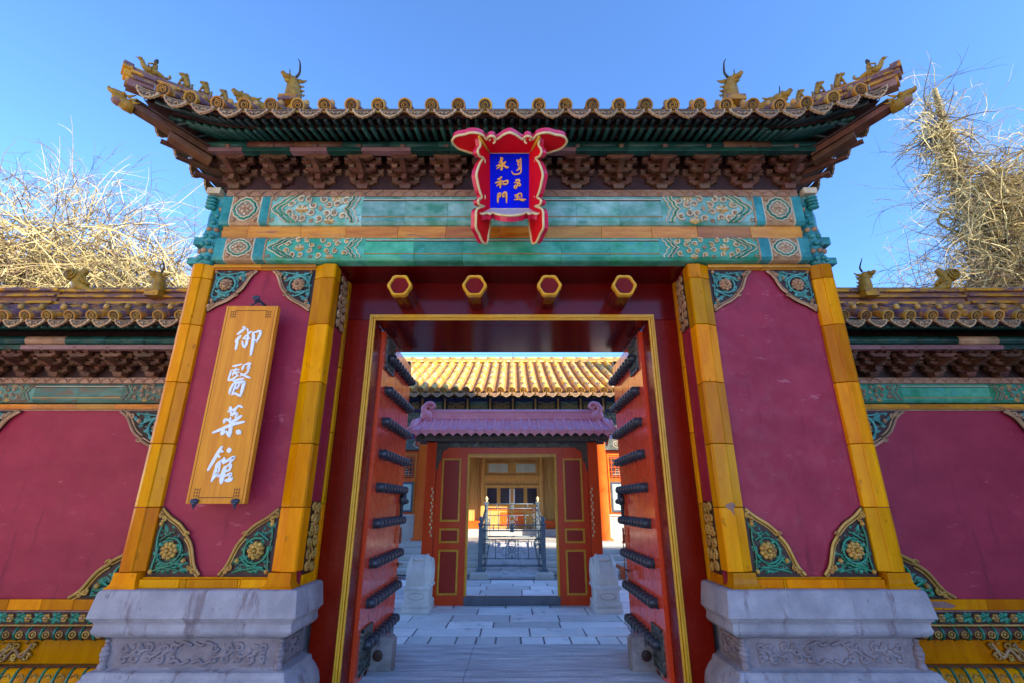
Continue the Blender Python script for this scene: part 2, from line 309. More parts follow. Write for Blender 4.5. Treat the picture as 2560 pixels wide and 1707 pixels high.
# worn, ridged stone ramp just inside the gate
mb = MB()
prof = []; y = 4.62; z = .055
for (ya, yb, za, zb) in ((4.45, 5.0, .085, .075), (5.0, 5.03, .075, .055), (5.03, 5.42, .055, .05), (5.42, 5.46, .035, .035), (5.46, 5.78, .05, .04), (5.78, 5.81, .025, .025), (5.81, 6.14, .03, .008)):
    prof += [(ya, za), (yb, zb)]
ridge = []
for i in range(len(prof)-1):
    (a, za), (b, zb) = prof[i], prof[i+1]; n = max(1, int((b-a)/.045)) if b > a else 1
    for j in range(n): ridge.append((a+(b-a)*j/n, za+(zb-za)*j/n-(.012 if j % 3 == 1 and n > 2 else 0)))
ridge.append(prof[-1])
mb.ext([(4.45, -.03)]+ridge+[(6.14, -.03)], -1.62, -.42, 'x', 'slab'); mb.ext([(4.45, -.03)]+ridge+[(6.14, -.03)], -.415, 1.62, 'x', 'slab')
struct(mb.build('gateway_ramp'))

# ------------------------------------------------------------------ the gate
GATE = thing('palace_gate', 'large red gateway with amber pilasters, green beams and swept tiled roof, doors standing open', 'gate', (0, 4.3, 0))
YF = 3.86
# relief corner ornament; origin in the corner, W along u, H along v, fu/fv = direction signs
def corner_ornament(parent, u0, v0, W, H, fu, fv, mapf, pale=False, seed=1, flower=True, lbl=None, hs=1.):
    rn = random.Random(seed); mp = lambda u, v, h: mapf(u0+fu*u, v0+fv*v, h*hs)
    pol = [(0, 0), (W, 0), (.86*W, .17*H), (.74*W, .46*H), (.62*W, .58*H), (.60*W, .62*H), (.44*W, .76*H), (.22*W, .86*H), (.06*W, .97*H), (0, H)]
    b = MB(mp); n = len(pol)
    b.add([(x, y, .004) for x, y in pol]+[(x, y, .016) for x, y in pol], [list(range(n, 2*n))]+[(i, (i+1) % n, n+(i+1) % n, n+i) for i in range(n)], 'browndk')
    root = b.build('corner_ornament', parent)
    if lbl: root['label'] = lbl
    bo = MB(mp); kb = 'terra' if pale else 'flower'; s = (W+H)/2
    e = [(.985*W, .02*H, .02), (.86*W, .15*H, .024), (.73*W, .43*H, .024), (.61*W, .56*H, .026)]
    e2 = [(.60*W, .60*H, .026), (.43*W, .73*H, .024), (.21*W, .84*H, .024), (.03*W, .96*H, .02)]
    for q in (e, e2): bo.tube(cat(q, 5), .026*s, kb, 6, .7); 
    for q in (e, e2): bo.tube([(x-.035*s, y-.035*s, h-.004) for x, y, h in cat(q, 5)], .014*s, kb, 5)
    for cx, cy, a in ((.86*W, .07*H, 0), (.80*W, .12*H, 2), (.05*W, .86*H, 1), (.11*W, .82*H, 4), (.60*W, .59*H, 0)):
        bo.tube(spiral(cx, cy, .05*s, 1.2, a, 1, 10, .03), [.016*s*(1-.5*i/10) for i in range(11)], kb, 5)
        bo.ball((cx, cy, .024), .026*s, .026*s, .02, kb, 6, 4)
    bo.build('border', root)
    lf = MB(mp); kl = 'leaf_pale' if pale else 'leaf'
    inn = [(.02*W, .02*H), (.80*W, .02*H), (.76*W, .20*H), (.64*W, .44*H), (.52*W, .56*H), (.38*W, .68*H), (.20*W, .78*H), (.02*W, .86*H)]
    fc = (.34*W, .36*H); R = .20*s
    lf.tube([(fc[0]+R*cos(a), fc[1]+R*sin(a), .03) for a in [pi*.9+i*pi*1.75/16 for i in range(17)]], .019*s, kl, 5)
    for q in ([(.05*W, .06*H), (.28*W, .12*H), (.5*W, .10*H), (.72*W, .06*H)], [(.06*W, .05*H), (.10*W, .3*H), (.07*W, .55*H), (.12*W, .76*H)], [(.15*W, .12*H), (.45*W, .16*H), (.62*W, .28*H)], [(.12*W, .5*H), (.3*W, .60*H), (.38*W, .62*H)]):
        lf.tube(cat([(x, y, .030) for x, y in q], 4), .015*s, kl, 5)
    cnt = 0; tries = 0
    while cnt < 62 and tries < 1500:
        tries += 1; x, y = rn.random()*W, rn.random()*H
        if not inpoly(x, y, inn): continue
        if flower and (x-fc[0])**2+(y-fc[1])**2 < (.14*s)**2: continue
        a = rn.choice((atan2(y-fc[1], x-fc[0]), rn.random()*6.28)); Ln = rn.uniform(.10, .17)*s
        if not inpoly(x+cos(a)*Ln, y+sin(a)*Ln, inn): continue
        leafshape(lf, x, y, a, Ln, Ln*.33, rn.uniform(.022, .045), kl); cnt += 1
    lf.build('vine_leaves', root)
    fl = MB(mp)
    if flower:
        for ring, (rr, pr, hh, nn) in enumerate(((.105, .046, .030, 9), (.066, .036, .045, 8), (.0, .035, .055, 1))):
            for j in range(nn):
                a = 2*pi*j/nn+ring*.3; fl.ball((fc[0]+rr*s*cos(a), fc[1]+rr*s*sin(a), hh), pr*s, pr*s, .02, kb, 6, 4)
    if flower: fl.build('flower', root)
    for x, y in ((.10*W, .74*H), (.66*W, .22*H), (.08*W, .07*H)):
        bd = MB(mp); bd.ball((x, y, .035), .035*s, .045*s, .02, kb, 6, 4); bd.build('flower_bud', root)
    return root

def pilaster(parent, sx, kind):
    mb = MB(sx=sx); Y = YF
    if kind == 'in': pol = [(-1.60, Y+.012), (-1.612, Y), (-1.715, Y), (-1.722, Y+.012), (-1.80, Y+.045), (-1.80, Y+.15), (-1.61, Y+.15), (-1.60, Y+.13)]
    else: pol = [(-2.935, Y+.05), (-2.92, Y+.018), (-2.89, Y), (-2.815, Y), (-2.808, Y+.012), (-2.74, Y+.045), (-2.74, Y+.2), (-2.935, Y+.2)]
    zs = [.985, 1.02, 1.475, 1.96, 2.47, 2.98, 3.43, 3.572]
    for i in range(1, len(zs)-1): mb.ext(pol, zs[i]+.002, zs[i+1]-.002, 'z', 'amber')
    o = mb.build('pilaster', parent, bev=.006)
    ft = MB(sx=sx); cx = (-1.70 if kind == 'in' else -2.84); wdt = .10
    ft.rect_sweep(cx-wdt, cx+wdt-.03, Y, Y+.1, [(.0, 1.018), (.002, .975), (.006, .945), (.016, .928), (.03, .918), (.03, .912)], 'amber')
    ft.build('flared_foot', o, bev=.004)
    return o
def scrollrow(mb, u0, u1, v0, v1, k, dirn=1, r=None, bal=None, h=.016, fat=1.25):
    # carved scrolls that fill a strip
    H = v1-v0; n = max(1, int((u1-u0)/(H*.52)))
    for i in range(n):
        for j in (0, 1):
            cx = u0+(i+.5)*(u1-u0)/n; cy = v0+H*(.28 if (i+j) % 2 else .72)
            if j and i % 2: cx += (u1-u0)/n*.3
            rr = H*.2*(1 if j == 0 else .8)
            mb.tube(spiral(cx, cy, rr, 1.3, i*1.3, 1 if i % 2 else -1, 12, h*.7), [H*.055*fat*(1-.5*q/12) for q in range(13)], k, 5)
    for i in range(n-1):
        x = u0+(i+1)*(u1-u0)/n; mb.tube(cat([(x-H*.3, v0+H*.35, h*.6), (x, v0+H*(.6 if i % 2 else .4), h), (x+H*.3, v0+H*.65, h*.6)], 4), H*.045*fat, k, 5)
        for yy in (.15, .85): mb.ball((x+H*.12, v0+H*yy, h*.3), H*.07, H*.05, h, k, 6, 4)

PEDPROF = [(.03, .912), (.048, .905), (.054, .89), (.074, .748), (.075, .730), (.058, .724), (.056, .714), (.046, .705), (.038, .69), (.040, .668), (.046, .65), (.040, .632), (.02, .612), (-.01, .602), (-.03, .594), (-.045, .585), (-.047, .408), (-.02, .398), (.02, .392), (.032, .38), (.036, .36), (.07, .325), (.10, .28), (.115, .22), (.115, .12), (.13, .10), (.13, 0)]
def pillar(sx):
    side = 'left' if sx > 0 else 'right'
    p = MB(sx=sx)
    p.rect_sweep(-2.93, -1.60, YF, 5.2, PEDPROF, 'stone'); p.box(-2.89, -1.64, YF+.042, YF+.2, .406, .587, 'stone_carve')
    ped = p.build('stone_pedestal', GATE, bev=.006)
    cv = MB(lambda u, v, h: (u, YF+.045-h, v), sx)
    for i, (a, b) in enumerate(((-2.80, -2.36), (-2.16, -1.72))):
        scrollrow(cv, a, b, .42, .572, 'stone_carve', h=.008, fat=1.7)
        if True:
            c = a+.11 if i == 0 else b-.11
            for q2 in range(7): t = q2*.9; cv.ball((c+.045*cos(t), .496+.04*sin(t), .002), .022, .022, .012, 'stone_carve', 8, 4)
            cv.ball((c, .496, .006), .02, .02, .014, 'stone_carve', 8, 4)
    for a, b in ((-2.40, -2.28), (-2.24, -2.12)):
        cv.tube(cat([(a-.02, .44, .008), (a+.03, .455, .012), (a+.06, .43, .012), (b, .455, .008)], 5), .011, 'stone_carve', 5)
        cv.tube(cat([(a-.02, .56, .008), (a+.03, .545, .012), (a+.06, .565, .012), (b, .545, .008)], 5), .011, 'stone_carve', 5)
    cv.build('carved_relief', ped)
    for x in (-2.885, -1.645):
        ky = MB(sx=sx)
        for z, r in ((.575, .020), (.55, .017), (.525, .030), (.495, .036), (.465, .030), (.445, .022), (.425, .030), (.41, .036)): ky.ball((x, YF+.035, z), r, r, r*.75, 'stone_carve', 8, 5)
        ky.build('corner_colonnette', ped)
    # inner side face relief panel of the pedestal
    sp = MB(lambda u, v, h: (-1.643+h, u, v), sx)
    for a, b, c, d in ((3.9, 4.25, .412, .424), (3.9, 4.25, .565, .577), (3.9, 3.915, .425, .564), (4.235, 4.25, .425, .564)): sp.box(a, b, c, d, 0, .012, 'stone_carve')
    scrollrow(sp, 3.93, 4.22, .43, .56, 'stone_carve', h=.008, fat=1.6)
    sp.build('side_relief', ped)
    # body and plaster
    b = MB(sx=sx); b.box(-2.92, -1.62, 4.0, 5.3, .90, 3.95, 'plaster'); b.box(-2.75, -1.79, 3.938, 4.0, .975, 3.56, 'plaster'); b.build('plaster_panel', GATE)
    r = MB(sx=sx)                                            # bottom and top glazed rails
    xs = [-2.75, -2.45, -2.40, -2.02, -2.0, -1.79]
    for i in range(5): r.box(xs[i]+.0015, xs[i+1]-.0015, YF+.012, 3.99, .912, .972, 'amber')
    r.box(-2.745, -1.795, YF+.035, 3.97, .972, .985, 'amber')
    r.build('bottom_rail', GATE, bev=.004)
    r = MB(sx=sx)
    for a, c in ((-2.74, -2.30), (-2.298, -1.80)):
        r.box(a, c, YF+.03, 3.99, 3.545, 3.576, 'amber_h'); r.box(a, c, YF+.05, 3.97, 3.532, 3.543, 'amber_h')
    r.build('top_rail', GATE, bev=.003)
    pilaster(GATE, sx, 'in'); pilaster(GATE, sx, 'out')
    F = lambda u, v, h: (sx*u, 3.938-h, v)
    corner_ornament(GATE, -2.735, .985, .40, .50, 1, 1, F, False, 3)
    corner_ornament(GATE, -1.805, .985, .40, .50, -1, 1, F, False, 5)
    corner_ornament(GATE, -2.735, 3.53, .40, .42, 1, -1, F, True, 8)
    corner_ornament(GATE, -1.805, 3.53, .40, .42, -1, -1, F, True, 13)
    # side face towards the doorway: border strip and two carved amber panels
    S = MB(sx=sx)
    zs = [.91, 1.5, 2.1, 2.7, 3.2, 3.57]
    for i in range(5): S.box(-1.618, -1.598, 4.235, 4.298, zs[i]+.002, zs[i+1]-.002, 'amber')
    S.box(-1.618, -1.60, 4.012, 4.233, .912, .985, 'amber')
    S.build('side_border', GATE, bev=.004)
    for z0, z1, k in ((.99, 1.52, 'flower'), (3.02, 3.55, 'terra')):
        c = MB(lambda u, v, h: (-1.62+h, u, v), sx)
        c.box(4.015, 4.23, z0, z1, 0, .006, 'browndk')
        n = 6
        for i in range(n):
            z = z0+(i+.5)*(z1-z0)/n
            for yy, d in ((4.075, 1), (4.175, -1)):
                c.tube(spiral(yy, z, .045, 1.2, i*1.1, d, 10, .014), .011, k, 5); c.ball((yy, z+.02*d, .012), .018, .018, .012, k, 6, 4)
        c.tube(cat([(4.125+.02*(-1)**i, z0+.02+i*(z1-z0-.04)/8, .014) for i in range(9)], 4), .009, k, 5)
        c.build('carved_side_panel', GATE)
for sx in (1, -1): pillar(sx)
# chipped spot on the right inner pilaster
mb = MB(); mb.add([(1.655, YF-.001, 1.50), (1.70, YF-.002, 1.512), (1.722, YF-.001, 1.49), (1.70, YF-.003, 1.46), (1.708, YF-.001, 1.41), (1.68, YF-.002, 1.455), (1.64, YF-.001, 1.478)], [tuple(range(7))], 'ridgep')
mb.build('chipped_glaze', GATE)

# ---- glazed beams
def scrolls(mb, u0, u1, v0, v1, d, kball='terra', C='cream'):
    X = lambda x: (u0+(x-850)/1450*(u1-u0)) if d > 0 else (u1-(x-850)/1450*(u1-u0))
    Yv = lambda y: v1-(y-115)/410*(v1-v0)
    k = (v1-v0)/410
    groups = [(1170, 245, 62, 0), (1320, 165, 58, 1), (1450, 170, 56, 2), (1530, 262, 60, 3), (1505, 370, 60, 4), (1370, 455, 58, 5), (1250, 455, 58, 6), (1150, 378, 64, 7), (1690, 168, 60, 3), (1772, 245, 60, 4), (1900, 245, 62, 0), (2035, 190, 62, 1), (1635, 470, 62, 5), (1742, 385, 60, 6), (1880, 385, 62, 2), (2005, 432, 64, 7)]
    for x, y, r, a in groups:
        mb.tube(spiral(X(x), Yv(y), r*k, 1.1, a*.8, d, 12, .007), [15*k]*13, C, 5, .8)
        mb.ball((X(x), Yv(y), .006), 30*k, 30*k, .012, kball, 8, 4)
    for x, y, r in ((1345, 315, 1), (1870, 150, .8), (1800, 492, .8)):
        for j in range(7):
            a = pi*j/6 if y != 150 else -pi*j/6
            leafshape(mb, X(x), Yv(y+(20 if y != 150 else -10)), a, 100*k*r, 28*k*r, .012, C if j % 2 else 'flower')
        for j in range(3): leafshape(mb, X(x), Yv(y+15), -pi*(j+1)/4 if y != 150 else pi*(j+1)/4, 70*k*r, 20*k*r, .012, 'flower')
    mb.add([(X(1640+40*a), Yv(310+48*b), .008) for a, b in ((0, 1), (1, 0), (0, -1), (-1, 0))], [(0, 1, 2, 3)], 'terra')
    def wavy(x0, xm, amp, kk, rr=7):
        pts = []
        for i in range(25):
            t = i/24; yy = 118+404*t; tri = 1-abs(2*t-1); pts.append((X(x0+(xm-x0)*tri+amp*abs(sin(t*pi*4))), Yv(yy), .006))
        mb.tube(pts, rr*k, kk, 5)
    for x0, xm, kk in ((1130, 870, C), (1190, 930, 'leaf'), (1210, 950, C), (1270, 1010, 'leaf'), (1290, 1030, C)): wavy(x0, xm, -28, kk, 12 if kk == C else 16)
    for x0, xm, kk in ((2130, 2010, C), (2160, 2050, 'leaf'), (2180, 2070, C), (2245, 2150, C)): wavy(x0, xm, 22, kk, 12 if kk == C else 16)
    for cx, cy, s in ((890, 150, 1), (890, 490, 1), (1520, 500, .8)):
        for j in range(5): mb.ball((X(cx+30*cos(j*1.3)*s), Yv(cy+26*sin(j*1.3)*s), .004), 15*k, 15*k, .008, 'terra', 6, 4)
def diamond(mb, u0, u1, v0, v1):
    cx, cy = (u0+u1)/2, (v0+v1)/2; a, b = (u1-u0)/2, (v1-v0)/2
    def quat(s, wob): return [(cx+a*s*(abs(cos(t))**1.25)*(1 if cos(t) > 0 else -1)*(1+wob*sin(12*t)), cy+b*s*(abs(sin(t))**1.25)*(1 if sin(t) > 0 else -1)*(1+wob*sin(12*t))) for t in [2*pi*i/48 for i in range(48)]]
    q = quat(.97, .04); mb.add([(x, y, .004) for x, y in q], [list(range(48))], 'teal')
    mb.tube([(x, y, .006) for x, y in q], .008, 'cream', 5, closed=True)
    q = quat(.80, .04); mb.tube([(x, y, .007) for x, y in q], .010, 'leaf', 5, closed=True)
    q = quat(.68, .05); mb.tube([(x, y, .008) for x, y in q], .008, 'cream', 5, closed=True)
    q = quat(.55, .05); mb.add([(x, y, .007) for x, y in q], [list(range(48))], 'terra')
    for i in range(8):
        t = i*pi/4; r = .42 if i % 2 == 0 else .26; x, y = cx+a*r*cos(t), cy+b*r*sin(t)
        mb.tube(spiral(x, y, .1*a, 1.2, t, 1, 8, .012), .005, 'cream', 5); 
    mb.tube([(cx+.16*a*cos(t), cy+.16*a*sin(t), .012) for t in [i*.6 for i in range(10)]], .006, 'terra', 5, closed=True)
    for sx_ in (-1, 1):
        for sz in (-1, 1):
            for j in range(4): mb.ball((cx+sx_*a*(.84-.07*(j % 2)), cy+sz*b*(.9-.1*(j//2)), .004), .018, .018, .010, 'terra', 6, 4)
def beam(name, parent, Y, z0, z1, hw, secs, ktile='green', tw=.42, kball='terra', x0=0., C='cream'):
    """secs: (end strip, diamond, strip, scroll) outer offsets from the end, in metres"""
    b = MB(); e0, e1, e2, e3 = secs; H = z1-z0
    core = lambda a, c, k, pr=0.: b.ext([(Y-pr, z0+.03), (Y-pr, z1-.03), (Y+.02-pr, z1-.006), (Y+.04, z1), (Y+.12, z1), (Y+.12, z0), (Y+.04, z0), (Y+.02-pr, z0+.006)], a, c, 'x', k)
    L = -hw+x0; R = hw+x0
    for s in (0, 1):
        m = (lambda t: L+t) if s == 0 else (lambda t: R-t)
        def seg(t0, t1, k, pr=0.):
            a, c = sorted((m(t0), m(t1))); core(a, c, k, pr)
        if e1 > e0:
            seg(0, e0, 'teal', .006); seg(e0, e0+.012, 'cream', .004); seg(e0+.012, e1-.012, 'terra'); seg(e1-.012, e1, 'cream', .004); seg(e1, e2, 'teal', .006)
        seg(e2, e2+.014, 'terra', .006); seg(e2+.014, e3, ktile)
    x = L+e3; n = max(1, round((R-e3-x)/tw)); stp = (R-e3-x)/n
    for i in range(n): core(x+i*stp+.001, x+(i+1)*stp-.001, ktile)
    o = b.build(name, parent)
    # raised line mouldings on the plain part
    ln = MB(face(Y))
    for v, k in ((z0+H*.25, 'flower'), (z0+H*.79, 'browndk'), (z0+H*.82, 'cream')): ln.box(L+e3, R-e3, v-.004, v+.004, -.01, .005, k)
    ln.build('line_moulding', o)
    for s in (0, 1):
        if e1 > e0:
            d = MB(face(Y)); a, c = (L+e0+.016, L+e1-.016) if s == 0 else (R-e1+.016, R-e0-.016)
            diamond(d, a, c, z0+.03, z1-.03); d.build('diamond_panel', o)
        sc = MB(face(Y)); a, c = (L+e2+.014, L+e3) if s == 0 else (R-e3, R-e2-.014)
        scrolls(sc, a, c, z0+.02, z1-.02, 1 if s == 0 else -1, kball, C); sc.build('scroll_relief', o)
    return o
beam('lower_beam', GATE, 3.815, 3.58, 3.825, 2.715, (.09, .36, .455, 1.37), kball='flower')
beam('upper_beam', GATE, 3.835, 3.965, 4.29, 2.745, (.085, .37, .45, 1.33), 'green_pale')
b = MB(); x = -2.72
wds = [.24, .5, .42, .49, .45, .5, .44, .52, .47, .43, .5, .5]
for wd in wds:
    x1 = min(2.72, x+wd)
    if x1 > x: b.box(x+.001, x1-.001, 3.872, 3.99, 3.825, 3.965, 'amber_h')
    x = x1
b.build('amber_band', GATE, bev=.003)
b = MB(); x = -2.75
while x < 2.74:
    b.box(x+.001, min(2.75, x+.5)-.001, 3.855, 3.99, 4.29, 4.362, 'frieze'); x += .5
fz = b.build('brown_frieze', GATE, bev=.003)
b = MB(face(3.855)); n = 44
for i in range(n):
    x = -2.72+(i+.5)*5.44/n; c = 5.44/n
    b.tube(cat([(x-c*.45, 4.35, .003), (x-c*.2, 4.335, .007), (x-c*.08, 4.308, .007), (x, 4.300, .005), (x+c*.08, 4.308, .007), (x+c*.2, 4.335, .007), (x+c*.45, 4.35, .003)], 3), .006, 'frieze', 5)
    b.ball((x, 4.328, .003), .012, .012, .008, 'frieze', 6, 4)
b.build('zigzag_relief', fz)
# soffit under the beams and body wall above the door
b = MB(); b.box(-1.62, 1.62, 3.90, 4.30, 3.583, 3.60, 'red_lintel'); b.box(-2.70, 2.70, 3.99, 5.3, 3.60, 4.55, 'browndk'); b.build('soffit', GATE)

# ---- corner columns with knobbed beam ends, outside the beams
for sx in (1, -1):
    c = MB(sx=sx)
    c.lathe([(.075, 3.575), (.078, 3.62), (.085, 3.70), (.078, 3.80), (.09, 3.86), (.09, 3.93), (.08, 3.98), (.085, 4.1), (.07, 4.2), (.06, 4.28), (.075, 4.30), (.075, 4.37)], (-2.845, 3.965, 0), 'z', 'teal', 14)
    for i in range(9):
        z = 3.64+i*.075; a0 = -1.2 if i % 2 else -2.0
        for a in (-2.6, -1.9, -1.2, -.6): c.ball((-2.845+.085*cos(a+i*.25), 3.965+.085*sin(a+i*.25), z), .03, .03, .026, 'terra' if (i % 3 == 1) else 'teal', 6, 4)
    col = c.build('corner_column', GATE)
    for q in ((-2.99, -2.86, 3.90, 4.0, 3.79, 3.87), (-3.02, -2.88, 3.92, 4.02, 3.60, 3.665)):
        k = MB(sx=sx); k.box(*q, 'teal'); k.build('beam_end', col, bev=.006)
    k = MB(sx=sx)
    k.box(-2.93, -2.80, 3.83, 3.95, 4.31, 4.375, 'cream')
    for z in (4.27, 4.235, 4.20, 4.165): k.ball((-2.875, 3.86, z), .055, .045, .02, 'teal', 10, 5)
    k.build('knobbed_capital', col, bev=.006)

# ---- bracket sets under the eave
def armx(mb, y, z, hw, h, t, k):
    n = 6; low = [(-hw, z+h), (-hw, z+h*.55)]+[(-hw+.30*hw*sin(i*pi/2/n), z+h*.55*cos(i*pi/2/n)) for i in range(1, n+1)]
    pol = low+[(-x, zz) for x, zz in low[::-1]]
    mb.ext(pol, y-t/2, y+t/2, 'y', k)
def cap(mb, x, y, z, k, s=1.): mb.rect_sweep(x-.018*s, x+.018*s, y-.02, y+.02, [(.014*s, z+.034), (.014*s, z+.018), (.0, z)], k)
def bracket_mb():
    m = MB(); k = 'bronzeglaze'; Y = 3.90; Z = 4.362
    m.rect_sweep(-.045, .045, Y-.07, Y, [(.012, Z+.05), (.012, Z+.028), (0, Z)], k)
    for y, z, hw in ((Y-.03, Z+.05, .135), (Y-.03, Z+.125, .188), (Y-.115, Z+.125, .13), (Y-.115, Z+.195, .18), (Y-.20, Z+.195, .125)):
        armx(m, y, z, hw, .04, .042, k)
        for x in (-hw+.03, hw-.03): cap(m, x, y, z+.038, k)
        cap(m, 0, y, z+.038, k)
    m.box(-.024, .024, Y-.14, Y-.02, Z+.055, Z+.10, k)
    m.ext([(Y-.02, Z+.11), (Y-.02, Z+.165), (Y-.19, Z+.175), (Y-.30, Z+.155), (Y-.305, Z+.135), (Y-.23, Z+.13), (Y-.15, Z+.105)], -.026, .026, 'x', k)      # beak arm
    m.ext([(Y-.02, Z+.19), (Y-.02, Z+.235), (Y-.26, Z+.25), (Y-.285, Z+.29), (Y-.245, Z+.30), (Y-.22, Z+.255)], -.02, .02, 'x', k)
    return m
BR_ = bracket_mb(); BR_.v = [(a, b, 4.362+(c-4.362)*1.15) for a, b, c in BR_.v]; BR = BR_.build('bracket_set', GATE, bev=.003)
bx = [.206*(2*i+1) for i in range(7)]
BR.location = (bx[0], 0, 0)
for X in bx:
    for s in (1, -1):
        if X == bx[0] and s == 1: continue
        c = copyto(BR); c.location = (s*X, 0, 0)
off = Vector(GATE.location)
for s in (1, -1):
    for yy in (4.2, 4.6, 5.0, 5.4):                        # the same sets along the two ends
        c = copyto(BR); c.rotation_euler = (0, 0, s*pi/2)
        # rotate about the local origin so the set faces outward, then slide it along the end wall
        R = Matrix.Rotation(s*pi/2, 3, 'Z'); p = R @ Vector((0, 3.90-off.y, 0))
        c.location = Vector((s*2.80, yy-off.y, 0))-p
    m = MB(sx=-s)                                           # diagonal corner arms
    for z, L in ((4.44, .30), (4.53, .46), (4.62, .60)):
        a = Vector((-2.78, 3.92)); d = Vector((-1, -1)).normalized(); n = Vector((1, -1)).normalized()*.03
        e = a+d*L; q = [a+n, e+n*.8, e-n*.8, a-n]
        m.add([(p.x, p.y, z-.01) for p in q]+[(p.x, p.y, z+(.05 if i in (0, 3) else .015)) for i, p in enumerate(q)], [(0, 1, 2, 3), (7, 6, 5, 4), (0, 4, 5, 1), (1, 5, 6, 2), (2, 6, 7, 3), (3, 7, 4, 0)], 'bronzeglaze')
    m.lathe([(.055, 4.56), (.065, 4.59), (.05, 4.62), (.04, 4.66), (.07, 4.70), (.07, 4.76)], (-2.98, 3.70, 0), 'z', 'bronzeglaze', 12)
    m.build('corner_bracket', GATE, bev=.003)
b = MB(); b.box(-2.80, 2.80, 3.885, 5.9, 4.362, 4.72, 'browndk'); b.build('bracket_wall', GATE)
# purlins carried by the brackets
b = MB(); x = -2.9; i = 0
rn = random.Random(4)
while x < 2.9:
    x1 = min(2.9, x+rn.uniform(.32, .5)); b.box(x+.001, x1-.001, 3.625, 3.70, 4.628, 4.668, rn.choice(('pinkglaze', 'green_dk', 'green_dk', 'green_dk'))); x = x1
b.build('eave_strip', GATE, bev=.003)
b = MB(); x = -2.95
while x < 2.95:
    x1 = min(2.95, x+.45)
    b.lathe([(.042, 0), (.042, x1-x-.003)], (x, 3.665, 4.714), 'x', 'bronzeglaze' if abs(abs(x+.2)-2.2) < .42 else 'green_dk', 14); x = x1
b.build('round_purlin', GATE)
for s in (1, -1):
    b = MB(); b.box(*sorted((s*2.96, s*3.03)), 3.62, 6.1, 4.585, 4.74, 'green_dk'); b.build('side_purlin', GATE)

# ------------------------------------------------------------------ gate roof
YE, ZE, XE, YC = 3.30, 4.83, 3.24, 4.90
SP = .236
def lift(t): return .20*max(0, 1-t/.95)**1.7
def outw(t): return .09*max(0, 1-t/.95)**2
def eave(axis, q):
    """eave line point: axis 'f' (front, q = X) or 's' (side, q = Y); returns (x, y, z)"""
    if axis == 'f': t = XE+.08-abs(q); return (q, YE-outw(t), ZE+lift(t))
    t = min(q-YE+.08, 2*YC-YE+.08-q); return (XE+outw(t), q, ZE+lift(t))
def surf(d): return .50*d+.13*d*d
ROOF = node('roof', GATE)
def frontrow(q, sgn=1):
    x, y, z = eave('f', q); end = YC if abs(q) < 2.36 else (YE-.08)+(XE+.08-abs(q))+.04
    L = max(.06, end-y); n = max(2, int(L/.2))
    return [(x, y+L*i/n, z+surf(L*i/n)-(z-ZE)*(i/n)*.55) for i in range(n+1)]
def siderow(q, s):
    x, y, z = eave('s', q); t = min(q-YE+.08, 2*YC-YE+.08-q); inn = XE+.08-min(t, .96)
    L = max(.06, x-inn); n = max(2, int(L/.2))
    return [(s*(x-L*i/n), y, z+surf(L*i/n)-(z-ZE)*(i/n)*.55) for i in range(n+1)]
def disc_mb(m, c, d, r=.058):
    """round tile end at c, facing direction d"""
    d = Vector(d).normalized(); u = d.orthogonal().normalized() if abs(d.z) > .9 else d.cross(Vector((0, 0, 1))).normalized(); v = u.cross(d)
    c = Vector(c)
    def ring(rr, h, n=18): return [tuple(c+u*(rr*cos(2*pi*i/n))+v*(rr*sin(2*pi*i/n))+d*h) for i in range(n)]
    n = 18; R = [ring(r*.98, -.03), ring(r, .006), ring(r*.97, .012), ring(r*.80, .012), ring(r*.74, .002)]
    vs = sum(R, []); m.add(vs, [(i*n+j, i*n+(j+1) % n, (i+1)*n+(j+1) % n, (i+1)*n+j) for i in range(4) for j in range(n)], 'tiledisc', True)
    m.add(ring(r*.77, .004), [list(range(n))], 'tiledark')
    rn = random.Random(int((c.x*97+c.y*31)*10)); pts = []
    a0 = rn.random()*6
    for i in range(16): a = a0+i*.72; rr = r*(.58-.028*i); pts.append(tuple(c+u*(rr*cos(a))+v*(rr*sin(a))+d*.008))
    m.tube(pts, r*.07, 'tiledisc', 4)
def barrel(path, parent, r=.056, knob=True, k='tile', disc=True, name='barrel_tile'):
    m = MB(); P = [Vector(p) for p in path]
    d = (P[0]-P[1]).normalized()
    # short overlapping tile lengths
    tot = []; 
    for i in range(len(P)-1):
        a, b = P[i], P[i+1]; m.tube([tuple(a), tuple(a.lerp(b, .97))], [r*1.03, r*.97], k, 12)
    if disc: disc_mb(m, tuple(P[0]+d*.02), d, r*1.13)
    if knob:
        c = P[0].lerp(P[1], .55)+Vector((0, 0, r*1.0)); m.lathe([(.001, .062), (.018, .058), (.027, .04), (.027, .015), (.02, 0)], tuple(c), 'z', 'flower', 10)
    return m.build(name, parent)
